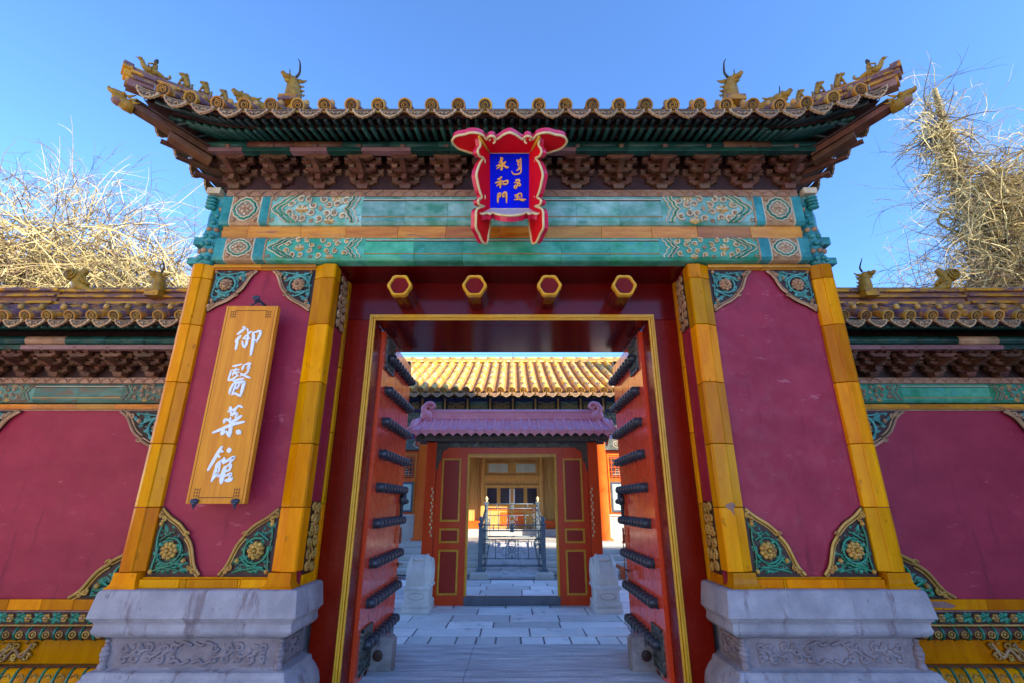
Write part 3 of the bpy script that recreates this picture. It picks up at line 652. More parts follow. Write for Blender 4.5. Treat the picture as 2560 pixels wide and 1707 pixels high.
def drip(parent, c, along, outd, wd=.20, hgt=.115, name='drip_tile'):
    """scalloped drip tile; c = centre of its top edge, along = unit vector along the eave, outd = facing direction"""
    c = Vector(c); A = Vector(along); O = Vector(outd); D = (Vector((0, 0, -1))+O*.18).normalized()
    up = [(-.5, 0), (-.36, -.07), (-.18, -.12), (0, -.14), (.18, -.12), (.36, -.07), (.5, 0)]
    lo = [(.5, .10), (.47, .34), (.40, .40), (.36, .58), (.27, .66), (.20, .82), (.09, .86), (0, 1.0), (-.09, .86), (-.20, .82), (-.27, .66), (-.36, .58), (-.40, .40), (-.47, .34), (-.5, .10)]
    up = [(a, -b*.9) for a, b in up]
    pol = up+lo; n = len(pol); m = MB()
    P = lambda a, b, h: tuple(c+A*(a*wd)+D*(b*hgt)+O*h)
    m.add([P(a, b, .014) for a, b in pol]+[P(a, b, -.006) for a, b in pol], [(i, (i+1) % n, n+(i+1) % n, n+i) for i in range(n)]+[list(range(n, 2*n))], 'drip')
    inn = [(a*.80, .21*1.0+(b-.21)*.72+.05) for a, b in pol]
    m.add([P(a, b, .014) for a, b in pol]+[P(a, b, .016) for a, b in inn], [(i, (i+1) % n, n+(i+1) % n, n+i) for i in range(n)], 'drip')
    m.add([P(a, b, .010) for a, b in inn], [list(range(n))], 'dripdk')
    for s in (-1, 1): m.tube([P(s*(.06+.2*t), .46+.14*sin(t*9), .018) for t in [i/6 for i in range(7)]], .006, 'drip', 4)
    return m.build(name, parent)
for i in range(-13, 14):
    barrel(frontrow(i*SP), ROOF)
for i in range(-14, 14):
    q = (i+.5)*SP
    if abs(q) > XE+.02: continue
    x, y, z = eave('f', q); x2, y2, z2 = eave('f', q+.1); t = Vector((x2-x, y2-y, z2-z)).normalized()
    drip(ROOF, (x, y-.012, z-.052), t, (0, -1, 0), .205, .125)
for s in (1, -1):
    n = 13
    for i in range(n):
        q = YC+(i-(n-1)/2)*SP*1.02
        barrel(siderow(q, s), ROOF)
        q2 = q+SP*.51; x, y, z = eave('s', q2)
        if i < n-1: drip(ROOF, (s*(x+.012), y, z-.052), (0, 1, 0), (s, 0, 0), .205, .125)
# roof deck: under-tiles, lofted from the same rows
m = MB()
def loft(m, rows, dz, k):
    for a, b in zip(rows, rows[1:]):
        n = 6
        def at(r, t):
            f = t*(len(r)-1); i = min(int(f), len(r)-2); return Vector(r[i]).lerp(Vector(r[i+1]), f-i)+Vector((0, 0, dz))
        vs = [tuple(at(a, i/n)) for i in range(n+1)]+[tuple(at(b, i/n)) for i in range(n+1)]
        m.add(vs, [(i, i+1, n+2+i, n+1+i) for i in range(n)], k, True)
fr = [frontrow(-XE-.02+i*(2*XE+.04)/60) for i in range(61)]
loft(m, fr, -.03, 'pan'); loft(m, fr, -.062, 'browndk')
loft(m, [[(p[0], 2*YC-p[1], p[2]) for p in r] for r in fr], -.03, 'pan'); loft(m, [[(p[0], 2*YC-p[1], p[2]) for p in r] for r in fr], -.062, 'browndk')
for s in (1, -1):
    sr = [siderow(YE+.02+i*(2*(YC-YE)-.04)/30, s) for i in range(31)]
    loft(m, sr, -.03, 'pan'); loft(m, sr, -.062, 'browndk')
m.box(-2.36, 2.36, YC-.03, YC+.03, 5.3, 6.0, 'plaster')
for s in (1, -1): m.ext([(YC-.9, 5.30), (YC, 5.93), (YC+.9, 5.30)], *sorted((s*2.34, s*2.37)), 'x', 'plaster')
m.build('roof_deck', ROOF)
m = MB()
for i in range(-9, 10):
    p = frontrow(i*SP); m.tube([(a, 2*YC-b, c) for a, b, c in p], .056, 'tile', 8)
m.build('rear_tile_slope', ROOF)
# rafters: two tiers, each rafter a mesh of its own
def rafter(parent, name, x, y0, z0, y1, z1, r, k, shift=0.):
    m = MB(); m.tube([(x+shift, y0, z0), (x, y1, z1)], r, k, 8 if name == 'eave_rafter' else 4, 1, up=(0, 0, 1)); return m.build(name, parent)
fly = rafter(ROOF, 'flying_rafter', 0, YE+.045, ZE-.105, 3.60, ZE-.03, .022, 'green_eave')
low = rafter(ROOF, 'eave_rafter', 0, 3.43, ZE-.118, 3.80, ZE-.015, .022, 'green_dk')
NR = 29; PR = .079
for i in range(-NR, NR+1):
    X = i*PR; t = XE+.08-abs(X); up = lift(t); fan = 0.
    for src in (fly, low):
        if i == 0: continue
        c = copyto(src); c.location = Vector((X, -outw(t)*.8, up*.9)); 
        if t < .9:
            c.rotation_euler = (0, 0, (1 if X > 0 else -1)*.75*(1-t/.9)*.9)
            p = Vector((0, 3.8-off.y, 0)); R = Matrix.Rotation(c.rotation_euler.z, 3, 'Z'); c.location = Vector((X, -outw(t)*.8, up*.8))+p-R @ p
for s in (1, -1):
    for i in range(NR+1, 41):                                # fanned rafters towards the corner
        X = i*PR; t = XE+.08-X; xi = 2.30+(X-2.30)*.52; u = lift(t)
        for nm, y0, dz0, y1, dz1, r, k, nn in (('flying_rafter', YE+.045-outw(t), -.10+u, 3.62, -.035+u*.35, .022, 'green_eave', 4), ('eave_rafter', 3.45-outw(t)*.6, -.13+u*.8, 3.80, -.03+u*.25, .022, 'green_dk', 8)):
            y1 = min(y1, YE-.08+XE+.08-xi-.04)
            m = MB(); m.tube([(s*X*(1 if nn == 4 else .985), y0, ZE+dz0), (s*xi, y1, ZE+dz1)], r, k, nn, 1, up=(0, 0, 1)); m.build(nm, ROOF)
    for i in range(16):
        q = 3.45+i*.17; m = MB(); x = XE-.05
        m.tube([(s*x, q, ZE-.105), (s*(x-.33), q, ZE-.02)], .026, 'green_eave', 4, 1, up=(0, 0, 1)); m.build('side_rafter', ROOF)
m = MB()
for i in range(24):
    a = eave('f', -3.1+i*6.2/24); c = eave('f', -3.1+(i+1)*6.2/24)
    m.add([(p[0], p[1]+dy, p[2]+dz) for p in (a, c) for dy, dz in ((.03, -.085), (.03, -.045), (.06, -.045), (.06, -.085))], [(0, 1, 5, 4), (1, 2, 6, 5), (2, 3, 7, 6), (3, 0, 4, 7)], 'browndk')
    m.add([(p[0], p[1]+dy, p[2]+dz) for p in (a, c) for dy, dz in ((.15, -.11), (.15, -.06), (.18, -.05), (.18, -.10))], [(0, 1, 5, 4), (1, 2, 6, 5), (2, 3, 7, 6), (3, 0, 4, 7)], 'browndk')
m.build('eave_board', ROOF)

# ---- hip ridges, corner beams and the beasts on them
def seated_beast(parent, c, d, s=1., name='ridge_beast', horn=False, rider=False, mirror=1, k='beast'):
    c = Vector(c); d = Vector(d).normalized(); r = d.cross(Vector((0, 0, 1))).normalized(); U = Vector((0, 0, 1)); m = MB()
    P = lambda f, u, l=0: tuple(c+d*(f*s)+U*(u*s)+r*(l*s))
    if rider:
        m.tube(cat([P(-.10, .03), P(-.03, .045), P(.05, .04), P(.085, .075), P(.10, .11)], 3), [.012*s*q for q in (1, 1.5, 2, 2.4, 2.6, 2.6, 2.4, 2.2, 2, 1.8, 1.7, 1.6, 1.5)], k, 8)
        m.ball(P(.115, .12), .022*s, .018*s, .016*s, k); m.tube([P(.125, .12), P(.15, .11)], [.008*s, .002*s], k, 5)
        m.tube(cat([P(-.09, .03), P(-.13, .06), P(-.125, .09)], 4), .012*s, k, 5)
        m.tube(cat([P(0, .05), P(-.005, .10), P(.0, .145)], 3), [.026*s, .026*s, .024*s, .024*s, .022*s, .018*s, .014*s], k, 8)
        m.ball(P(0, .168), .020*s, .020*s, .024*s, 'beastdk'); m.ball(P(-.004, .19), .014*s, .014*s, .012*s, 'beastdk')
        for l in (-1, 1): m.tube(cat([P(0, .13, .018*l), P(.03, .10, .03*l), P(.05, .10, .01*l)], 3), .008*s, k, 5); m.tube(cat([P(0, .06, .022*l), P(.03, .05, .035*l), P(.02, .015, .03*l)], 3), .010*s, k, 5)
        m.ball(P(0, .02), .05*s, .03*s, .02*s, k)
        return m.build('ridge_rider', parent)
    m.tube(cat([P(-.05, .035), P(-.03, .075), P(.0, .115), P(.015, .15)], 4), [q*s for q in (.028, .034, .036, .036, .035, .034, .033, .032, .030, .028, .026, .025, .024)], k, 8)
    for l in (-1, 1):
        m.ball(P(-.035, .03, .02*l), .032*s, .02*s, .03*s, k, 8, 5); m.tube([P(.02, .10, .02*l), P(.035, .05, .022*l), P(.035, .0, .022*l)], [.014*s, .011*s, .012*s], k, 6); m.ball(P(.043, .004, .022*l), .016*s, .012*s, .009*s, k, 6, 4)
        m.tube(cat([P(.0, .178, .015*l), P(-.012, .195, .018*l), P(-.008, .208, .016*l)], 3), [.008*s, .008*s, .007*s, .006*s, .005*s, .003*s, .002*s], k, 5)
    m.ball(P(.022, .165), .028*s, .026*s, .026*s, k); m.tube([P(.03, .165), P(.062, .158)], [.018*s, .013*s], k, 6); m.tube([P(.03, .150), P(.055, .142)], [.012*s, .008*s], k, 6)
    for i in range(7): a = i/6; m.tube([P(-.0-.03*a, .185-.085*a), P(-.035-.035*a, .195-.10*a)], [.014*s, .003*s], k, 5)
    m.tube(cat([P(-.065, .02), P(-.095, .04), P(-.085, .075), P(-.10, .095)], 3), [.012*s]*9+[.006*s], k, 5)
    m.box(c.x-.035*s, c.x+.035*s, c.y-.035*s, c.y+.035*s, c.z-.03, c.z+.006, 'ridge')
    return m.build(name, parent)
def horned_head(parent, c, d, s=1., upright=True, k='beast', horns=(1, 1), name='horned_ridge_head'):
    c = Vector(c); d = Vector(d).normalized(); r = d.cross(Vector((0, 0, 1))).normalized(); U = Vector((0, 0, 1)); m = MB()
    P = lambda f, u, l=0: tuple(c+d*(f*s)+U*(u*s)+r*(l*s))
    if upright:
        m.tube(cat([P(-.02, 0), P(-.01, .1), P(.0, .19), P(.02, .25)], 4), [q*s for q in (.085, .088, .09, .09, .088, .085, .08, .078, .075, .07, .066, .062, .058)], k, 10)
        hb = (.02, .26)
    else:
        m.tube(cat([P(-.26, .05), P(-.15, .08), P(-.04, .085), P(.04, .08)], 4), [q*s for q in (.03, .045, .055, .06, .064, .066, .066, .066, .064, .06, .058, .055, .05)], k, 10)
        for i in range(5): m.tube([P(-.05-.05*i, .10), P(-.10-.055*i, .16-.008*i)], [.022*s, .004*s], k, 5)
        hb = (.05, .10)
    f, u = hb
    m.ball(P(f, u), .065*s, .06*s, .055*s, k); m.tube([P(f+.02, u+.005), P(f+.09, u+.01), P(f+.125, u+.035)], [.045*s, .034*s, .022*s], k, 8)
    m.tube([P(f+.02, u-.03), P(f+.08, u-.045)], [.035*s, .018*s], k, 8)
    for l in (-1, 1):
        m.ball(P(f+.05, u+.035, .03*l), .014*s, .014*s, .014*s, k, 6, 4)
        m.tube(cat([P(f-.04, u, .05*l), P(f-.09, u+.01, .07*l), P(f-.12, u+.05, .075*l)], 3), [.02*s, .02*s, .018*s, .015*s, .012*s, .008*s, .004*s], k, 5)
        for j in range(4): m.tube(cat([P(f-.05-.02*j, u-.02-.05*j, .055*l), P(f-.10-.01*j, u-.05*j, .07*l)], 3), [.018*s, .014*s, .010*s, .004*s], k, 5)
        if horns[0 if l < 0 else 1]:
            m.tube(cat([P(f-.02, u+.05, .03*l), P(f-.035, u+.11, .06*l), P(f-.0, u+.17, .125*l), P(f+.02, u+.235, .10*l)], 5), [s*(.017-.0009*i) for i in range(16)], 'beastdk', 6)
    m.box(c.x-.10*s, c.x+.10*s, c.y-.09*s, c.y+.09*s, c.z-.07, c.z-.0, 'ridge')
    return m.build(name, parent)
def ridgerun(m, pts, wd=.05, k='ridge', kp='ridgep', h=.14, cap=.042):
    """a built-up ridge: stacked courses with a round cap, following pts (the top line)"""
    P = [Vector(p) for p in pts]
    for i in range(len(P)-1):
        a, b = P[i], P[i+1]; t = (b-a).normalized(); n = Vector((t.y, -t.x, 0)).normalized(); g = t*.002
        for z0, z1, ww, kk in ((-.035, -.0, 1.0, kp), (-.06, -.035, 1.35, k), (-.09, -.06, 1.0, kp), (-.115, -.09, 1.3, k), (-h-.05, -.115, 1.0, kp)):
            q = [a+g+n*wd*ww, b-g+n*wd*ww, b-g-n*wd*ww, a+g-n*wd*ww]
            m.add([(p.x, p.y, p.z+z0) for p in q]+[(p.x, p.y, p.z+z1) for p in q], [(3, 2, 1, 0), (4, 5, 6, 7), (0, 1, 5, 4), (1, 2, 6, 5), (2, 3, 7, 6), (3, 0, 4, 7)], kk)
        m.tube([tuple(a+g), tuple(b-g)], cap, k, 10)
def hipz(t): return 5.085+.30*t*1.25-.10*t*t*1.25
for s in (-1, 1):
    m = MB(); pts = []
    for i in range(9):
        t = i/8*1.04; pts.append((s*(3.37-t), 3.19+t, hipz(t)+.035*max(0, 1-t*5)))
    ridgerun(m, pts)
    hr = m.build('hip_ridge', ROOF)
    # flared end block of the hip ridge
    e = MB(); d = Vector((s, -1, 0)).normalized(); n = Vector((d.y, -d.x, 0)); c = Vector((s*3.375, 3.185, hipz(0)+.03))
    for f0, f1, z0, z1, ww in ((-.02, .055, -.03, .03, .075), (-.02, .035, -.09, -.03, .055), (-.02, .01, -.16, -.09, .045)):
        q = [c+d*f0+n*ww, c+d*f1+n*ww, c+d*f1-n*ww, c+d*f0-n*ww]
        e.add([(p.x, p.y, p.z+z0) for p in q]+[(p.x, p.y, p.z+z1) for p in q], [(3, 2, 1, 0), (4, 5, 6, 7), (0, 1, 5, 4), (1, 2, 6, 5), (2, 3, 7, 6), (3, 0, 4, 7)], 'ridge')
    e.build('ridge_end_block', hr, bev=.008)
    dd = (s, -1, 0)
    seated_beast(hr, (s*(3.37-.10), 3.19+.10, hipz(.10)+.055), dd, .95, rider=True)
    for j, t in enumerate((.26, .375, .49)): seated_beast(hr, (s*(3.37-t), 3.19+t, hipz(t)+.045), dd, .78-.05*j)
    horned_head(hr, (s*(3.37-.66), 3.19+.66, hipz(.66)+.06), dd, 1.02, False, horns=(0, 0) if s < 0 else (1, 0))
    # ridge that climbs from the hip to the main ridge, with the big horned head at its foot
    m = MB(); ridgerun(m, [(s*2.36, 3.98, 5.50), (s*2.36, 4.25, 5.56), (s*2.36, 4.6, 5.78), (s*2.36, 4.86, 6.0)], .06); vr = m.build('gable_ridge', ROOF)
    horned_head(vr, (s*2.40, 4.02, 5.64), (s*.9, -1, 0) if s < 0 else (.9, -1, 0), .98, True, horns=(1, 1))
    # corner beam under the hip
    m = MB(); a = Vector((s*2.86, 3.70, 4.66)); c = Vector((s*3.31, 3.25, 4.80)); n = Vector((s*-.7, -.7, 0))*.055*s
    def bar(a, c, h, kk, w=1.):
        q = [a+n*w, c+n*w, c-n*w, a-n*w]; m.add([(p.x, p.y, p.z-h) for p in q]+[(p.x, p.y, p.z) for p in q], [(3, 2, 1, 0), (4, 5, 6, 7), (0, 1, 5, 4), (1, 2, 6, 5), (2, 3, 7, 6), (3, 0, 4, 7)], kk)
    bar(a, c, .055, 'bronzeglaze'); bar(a-Vector((0, 0, .076)), a.lerp(c, .55)-Vector((0, 0, .076)), .05, 'bronzeglaze'); bar(a+Vector((0, 0, .03)), c+Vector((0, 0, .03)), .022, 'browndk', 1.1)
    cb = m.build('corner_beam', ROOF, bev=.004)
    h = MB(); d = Vector((s, -1, 0)).normalized(); n = Vector((d.y, -d.x, 0)); c = Vector((s*3.31, 3.25, 4.79))
    P = lambda f, u, l=0: tuple(c+d*f+Vector((0, 0, u))+n*l)
    h.tube([P(-.01, -.03), P(.05, -.028), P(.10, -.01), P(.14, .015)], [.058, .056, .046, .024], 'beast', 8)
    h.tube(cat([P(.06, .03), P(.12, .045), P(.17, .05), P(.185, .075)], 3), [.035, .034, .033, .03, .028, .025, .022, .018, .012, .008], 'beast', 6)
    for l in (-1, 1):
        h.ball(P(.08, .045, .035*l), .018, .018, .018, 'beast', 6, 4)
        for j in range(3): h.tube([P(.05-.02*j, .02-.02*j, .05*l), P(.0-.02*j, .06-.03*j, .065*l)], [.016, .004], 'beast', 5)
    h.ball(P(.10, -.035), .05, .05, .03, 'ridgep')
    h.build('beast_head_sleeve', cb)
m = MB(); ridgerun(m, [(-2.6+i*.65, YC, 6.12) for i in range(9)], .07); m.build('main_ridge', ROOF)

# ------------------------------------------------------------------ door frame, pegs and leaves
FR = node('door_frame', GATE)
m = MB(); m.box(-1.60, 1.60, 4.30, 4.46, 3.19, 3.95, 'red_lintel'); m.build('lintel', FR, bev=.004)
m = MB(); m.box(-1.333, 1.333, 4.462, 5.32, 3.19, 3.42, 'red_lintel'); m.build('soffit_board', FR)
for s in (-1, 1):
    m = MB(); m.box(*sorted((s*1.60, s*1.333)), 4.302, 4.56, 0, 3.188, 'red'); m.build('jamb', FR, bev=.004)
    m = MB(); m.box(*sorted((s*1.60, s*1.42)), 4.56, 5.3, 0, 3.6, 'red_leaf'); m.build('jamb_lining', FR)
m = MB()                                                    # triple gold moulding round the opening
for i, (o, wd, h) in enumerate(((.0, .016, .018), (.020, .016, .026), (.040, .018, .016))):
    for s in (-1, 1): a, b = sorted((s*(1.325+o), s*(1.325+o+wd))); m.box(a, b, 4.30-h, 4.305, 0, 3.182+o, 'gold')
    m.box(-1.325-o-wd, 1.325+o+wd, 4.30-h, 4.305, 3.182+o, 3.182+o+wd, 'gold')
m.build('gold_moulding', FR, bev=.003)
def peg():
    m = MB(); r0 = .108
    def hexa(r, wob=.06, n=36): return [(r*(1-.0)*(1+wob*cos(6*t))*cos(t), r*(1+wob*cos(6*t))*sin(t)) for t in [2*pi*i/n for i in range(n)]]
    o = hexa(r0); n = len(o)
    m.ext([(x, 3.395+z) for x, z in hexa(r0*.97)], 4.0, 4.305, 'y', 'red_lintel')
    inn = hexa(r0*.74, .035)
    ys = [(o, 4.0), (o, 3.955), (hexa(r0*.93), 3.945), (hexa(r0*.80, .04), 3.948), (inn, 3.965)]
    vs = [(x, y, 3.395+z) for q, y in ys for x, z in q]
    m.add(vs, [(i*n+j, i*n+(j+1) % n, (i+1)*n+(j+1) % n, (i+1)*n+j) for i in range(4) for j in range(n)], 'gold')
    m.add([(x, 3.965, 3.395+z) for x, z in inn], [list(range(n))], 'red')
    return m.build('hexagonal_peg', FR)
pg = peg(); pg.location = (-1.035, 0, 0)
for x in (-.345, .345, 1.035): c = copyto(pg); c.location = (x, 0, 0)

ROWS = [2.946, 2.60, 2.282, 1.965, 1.651, 1.325, .985, .66, .335]
def leaf(s):
    m = MB(sx=s)                                            # s=1: left leaf at X = -1.30
    n = 9
    for i in range(n):                                      # planks, barely proud of one another
        a, b = 4.58+i*1.32/n, 4.58+(i+1)*1.32/n; m.box(-1.385, -1.300-(.0012 if i % 2 else 0), a, b-.0015, .07, 3.17, 'red_leaf')
    m.box(-1.375, -1.31, 5.86, 5.92, 3.165, 3.24, 'plate')
    lf = m.build('door_leaf', GATE); lf['label'] = 'left studded door leaf' if s > 0 else 'right studded door leaf with hanging padlock'
    st = MB(sx=s)
    st.lathe([(.040, 0), (.046, .025), (.044, .060), (.034, .080), (.016, .089), (.001, .09)], (-1.300, 5.80, ROWS[0]), 'x', 'iron', 14)
    st.lathe([(.049, 0), (.049, .010), (.044, .014)], (-1.300, 5.80, ROWS[0]), 'x', 'iron', 14)
    base = st.build('door_stud', lf)
    rest = MB(sx=s); cnt = 0
    for j in range(9):
        for i in range(9):
            y = 4.775+i*.128
            if i < 5 or (j in (4, 5, 8) and i < 7) or (i == 8 and j == 0):
                if i == 8 and j == 0: continue
                c = copyto(base); c.location = (0, y-5.80, ROWS[j]-ROWS[0])
            else: rest.lathe([(.049, 0), (.046, .025), (.044, .060), (.034, .080), (.016, .089), (.001, .09)], (-1.300, y, ROWS[j]), 'x', 'iron', 14)
    r = rest.build('door_stud', lf); r['kind'] = 'stuff'
    for z0, z1 in ((.12, .47), (2.80, 3.14)):
        pl = MB(sx=s)
        pl.box(-1.30, -1.288, 4.66, 4.98, z0, z1, 'plate')
        for a, b, c, d in ((4.66, 4.98, z0, z0+.025), (4.66, 4.98, z1-.025, z1), (4.66, 4.685, z0, z1), (4.955, 4.98, z0, z1)): pl.box(-1.288, -1.280, a, b, c+.001, d-.001, 'plate')
        for i in range(10):
            t = 4.70+(i % 5)*.06; zz = z0+.07+(i//5)*.18
            q = [(-1.283, a, b) for a, b, _ in spiral(t, zz, .035, 1.2, i, 1, 8)]; pl.tube(q, .007, 'plate', 4)
        pl.build('embossed_plate', lf)
    e = MB(sx=s); e.box(-1.302, -1.292, 5.72, 5.905, .06, .30, 'steel'); e.build('corner_sheet', lf)
    k = MB(sx=s); Y0 = 5.80; Z0 = 1.545
    k.ball((-1.27, Y0, Z0), .05, .055, .065, 'iron', 10, 6); k.ball((-1.23, Y0, Z0-.02), .035, .03, .03, 'iron'); k.ball((-1.25, Y0-.03, Z0+.045), .02, .02, .025, 'iron', 6, 4); k.ball((-1.25, Y0+.03, Z0+.045), .02, .02, .025, 'iron', 6, 4)
    for i in range(5): k.ball((-1.275, Y0, Z0-.06-.032*i), .022, .032-.003*i, .026, 'iron', 8, 5)
    k.build('door_knocker', lf)
    lk = MB(sx=s)
    def ringl(y, z, r, x=-1.27, rr=.008, sq=1.5): lk.tube([(x, y+r*cos(t), z+sq*r*sin(t)) for t in [2*pi*i/14 for i in range(14)]], rr, 'copper', 6, closed=True)
    ringl(5.82, 1.13, .035); ringl(5.82, 1.21, .02)
    if s > 0:
        ringl(5.80, .86, .022, sq=1); ringl(5.80, .72, .022, sq=1)
        for z in (.86, .72): lk.tube([(-1.30, 5.80, z), (-1.22, 5.81, z+.005)], .006, 'copper', 6)
    lk.build('latch_ring', lf)
    if s < 0:
        p = MB(sx=s)
        p.tube([(-1.20, 5.70, .83), (-1.20, 5.92, .83)], .022, 'copper', 8); p.box(-1.225, -1.175, 5.66, 5.70, .73, .85, 'copper')
        p.tube([(-1.29, 5.74, .80), (-1.18, 5.84, .84)], .010, 'copper', 6)
        for i in range(8): 
            z = 1.08-i*.036; p.tube([(-1.265, 5.84+.010*cos(t)+(0 if i % 2 else .004), z+.022*sin(t)) for t in [2*pi*j/8 for j in range(8)]], .0045, 'copper', 4, closed=True)
        p.tube([(-1.26, 5.84, .80), (-1.26, 5.845, .60)], .008, 'copper', 6)
        p.build('padlock', lf)
    return lf
leaf(1); leaf(-1)

# pivot stones that carry the leaves
for s in (1, -1):
    m = MB(sx=s)
    m.rect_sweep(-1.34, -1.09, 4.98, 5.16, [(-.05, .345), (-.02, .335), (0, .30), (0, .03), (-.01, -.01)], 'stone_brown')
    m.rect_sweep(-1.50, -1.30, 4.80, 5.10, [(-.03, .13), (0, .10), (0, -.01)], 'stone_brown')
    m.lathe([(.04, 0), (.05, -.02)], (-1.215, 4.985, .20), 'y', 'browndk', 10)
    m.box(-1.225, -1.205, 4.972, 4.985, .27, .33, 'steel')
    o = m.build('door_pivot_stone', bev=.02); tag(o, 'rough purplish pivot stone at the foot of the %s door leaf' % ('left' if s > 0 else 'right'), 'stone block', 'door pivot stones')

# ------------------------------------------------------------------ name plaque over the door
SIGN_STROKES = [[([-44,607,-29,592,-50,567,-81,539],15),([-48,527,-83,477],16),([-67,489,-69,450,-69,411],14),([-5,592,6,562],7),([4,552,40,564],9),([27,554,1,529,-24,498],10),([-24,498,36,503],8),([10,534,18,504,12,470,7,430],13),([-25,479,-16,455,-1,428],11),([-1,428,21,460],8),([47,548,101,567,114,554,109,519,95,477],13),([95,477,76,492],9),([56,547,64,494,66,362],16)],[([-69,268,-34,276,4,287],10),([-73,237,-77,189,-82,150],10),([-82,150,-48,159,-15,189],11),([-62,234,-6,242],9),([-34,254,-54,189],10),([-60,208,-2,220],9),([-35,213,-3,185],8),([26,280,17,237],12),([26,279,74,293,58,251,81,258],11),([69,242,61,211,11,185],9),([11,207,57,184,97,170],11),([-40,142,3,156,47,164],11),([-17,138,-43,87,-47,36],12),([-19,128,43,135,53,117,44,17],17),([-5,126,-24,31],8),([22,124,8,77],8),([-23,77,16,88],8),([-28,30,2,40,42,17],11)],[([-21,-67,-14,-101],17),([-35,-106,13,-89,46,-60,76,-73],12),([-13,-109,13,-140],12),([26,-94,11,-128],10),([-7,-138,43,-119,35,-153],11),([-46,-196,-40,-170,-9,-176],15),([-4,-153,-1,-196],13),([82,-139,39,-174,4,-197],17),([-119,-273,-49,-242,26,-208,114,-187],16),([15,-196,15,-239,18,-304],18),([18,-304,-17,-258],12),([-33,-254,-44,-288],23),([70,-258,98,-278],23)],[([-26,-377,-56,-446,-99,-558],17),([-34,-410,-10,-419],12),([-42,-448,-26,-460],11),([-3,-478,-36,-513,-40,-551,-54,-641],13),([-36,-501,-19,-504,-15,-567,-33,-558],10),([-34,-533,-16,-530],7),([-54,-641,-23,-587,-10,-603,5,-587],10),([33,-393,38,-421],23),([10,-465,8,-506],18),([8,-506,41,-484,84,-458,59,-506],14),([32,-529,24,-592,22,-652],22),([36,-533,67,-515,68,-551,43,-566],12),([40,-602,84,-582,75,-614],12),([51,-632,83,-629,100,-615],18)]]
PLAQUE_STROKES = [[([-85,205,-66,197,-86,182],12),([-100,162,-67,177],10),([-72,176,-72,97],15),([-72,95,-86,103],9),([-120,130,-93,142,-79,142,-100,120,-117,105],9),([-37,170,-66,141],13),([-66,149,-45,129,-30,118,-14,123],12)],[([-72,37,-89,20,-110,12],12),([-131,-19,-100,-10,-62,0],10),([-85,7,-86,-63],13),([-86,-17,-117,-46],9),([-83,-17,-68,-31],7),([-58,-8,-57,-31],10),([-58,-7,-19,1,-28,-31],10),([-58,-32,-28,-29],10)],[([-106,-112,-108,-192],12),([-106,-115,-82,-109,-87,-143],8),([-103,-128,-85,-126],6),([-103,-145,-86,-141],7),([-65,-112,-66,-140],8),([-65,-112,-34,-105,-31,-194],12),([-62,-126,-44,-124],6),([-66,-142,-44,-139],7)],[([97,202,98,142,98,88,87,67,53,58,26,64,16,85],8),([63,189,68,172,95,193],8),([94,166,72,159,72,142,94,140],8),([73,124,97,115],7),([95,115,60,91],10)],[([54,13,54,-1,74,13,84,3,81,-10,60,-20],10),([36,-14,63,-16],7),([72,-20,91,-27,88,-42,70,-37],8),([67,-20,67,-48],9),([65,-53,51,-41,38,-53,51,-66,65,-53],9)],[([72,-109,64,-160],10),([40,-127,67,-123],7),([43,-143,67,-139],7),([72,-119,98,-112,105,-147],9),([83,-142,88,-150],11),([36,-167,90,-163,142,-166],8),([84,-168,124,-178],7)]]
PL_TOP = [(-192,244,12),(-328,244,10),(-382,252,33),(-441,262,62),(-478,276,103),(-492,292,154),(-469,305,198),(-430,312,220),(-383,314,229),(-341,320,247),(-295,321,251),(-256,318,241),(-224,311,218),(-202,298,174),(-182,306,200),(-155,310,213),(-129,306,200),(-120,298,174),(-92,303,190),(-51,314,229),(-2,321,251),(47,314,229),(87,303,190),(114,298,174),(124,306,200),(150,310,213),(177,306,200),(196,298,174),(220,311,218),(252,318,241),(291,321,251),(337,320,247),(378,314,229),(426,312,220),(464,305,198),(486,292,154),(472,276,103),(435,262,62),(375,252,33),(321,244,10),(184,244,12)]
PL_SIDE = [(-178,241,13),(-262,316,199),(-251,250,173),(-268,200,213),(-271,164,219),(-254,147,179),(-229,159,123),(-242,124,153),(-255,92,182),(-271,32,219),(-281,-30,243),(-274,-77,226),(-264,-123,203),(-252,-161,177),(-241,-190,150),(-266,-228,209),(-268,-255,213),(-254,-266,179),(-224,-255,113),(-254,-284,179),(-281,-327,243),(-284,-402,251),(-284,-475,251),(-262,-515,199),(-248,-548,166),(-230,-573,126),(-206,-567,73),(-195,-529,50),(-192,-493,43),(-181,-425,19),(-176,-346,10),(-176,-248,10)]
PL_SIDE_R = [(170,241,13),(257,316,199),(245,250,173),(263,200,213),(266,164,219),(248,147,179),(223,159,123),(236,124,153),(250,92,182),(266,32,219),(277,-30,243),(269,-77,226),(259,-123,203),(247,-161,177),(235,-190,150),(261,-228,209),(263,-255,213),(248,-266,179),(218,-255,113),(248,-284,179),(277,-327,243),(280,-402,251),(280,-475,251),(257,-515,199),(242,-548,166),(224,-573,126),(199,-567,73),(189,-529,50),(185,-493,43),(174,-425,19),(169,-346,10),(169,-248,10)]
PL_BOT = [(-176,-246,10),(-276,-318,143),(-232,-346,197),(-194,-332,170),(-166,-346,197),(-147,-321,149),(-119,-346,197),(-64,-366,234),(-2,-374,250),(60,-366,234),(114,-346,197),(142,-321,149),(161,-346,197),(188,-332,170),(227,-346,197),(271,-318,143),(169,-246,10)]

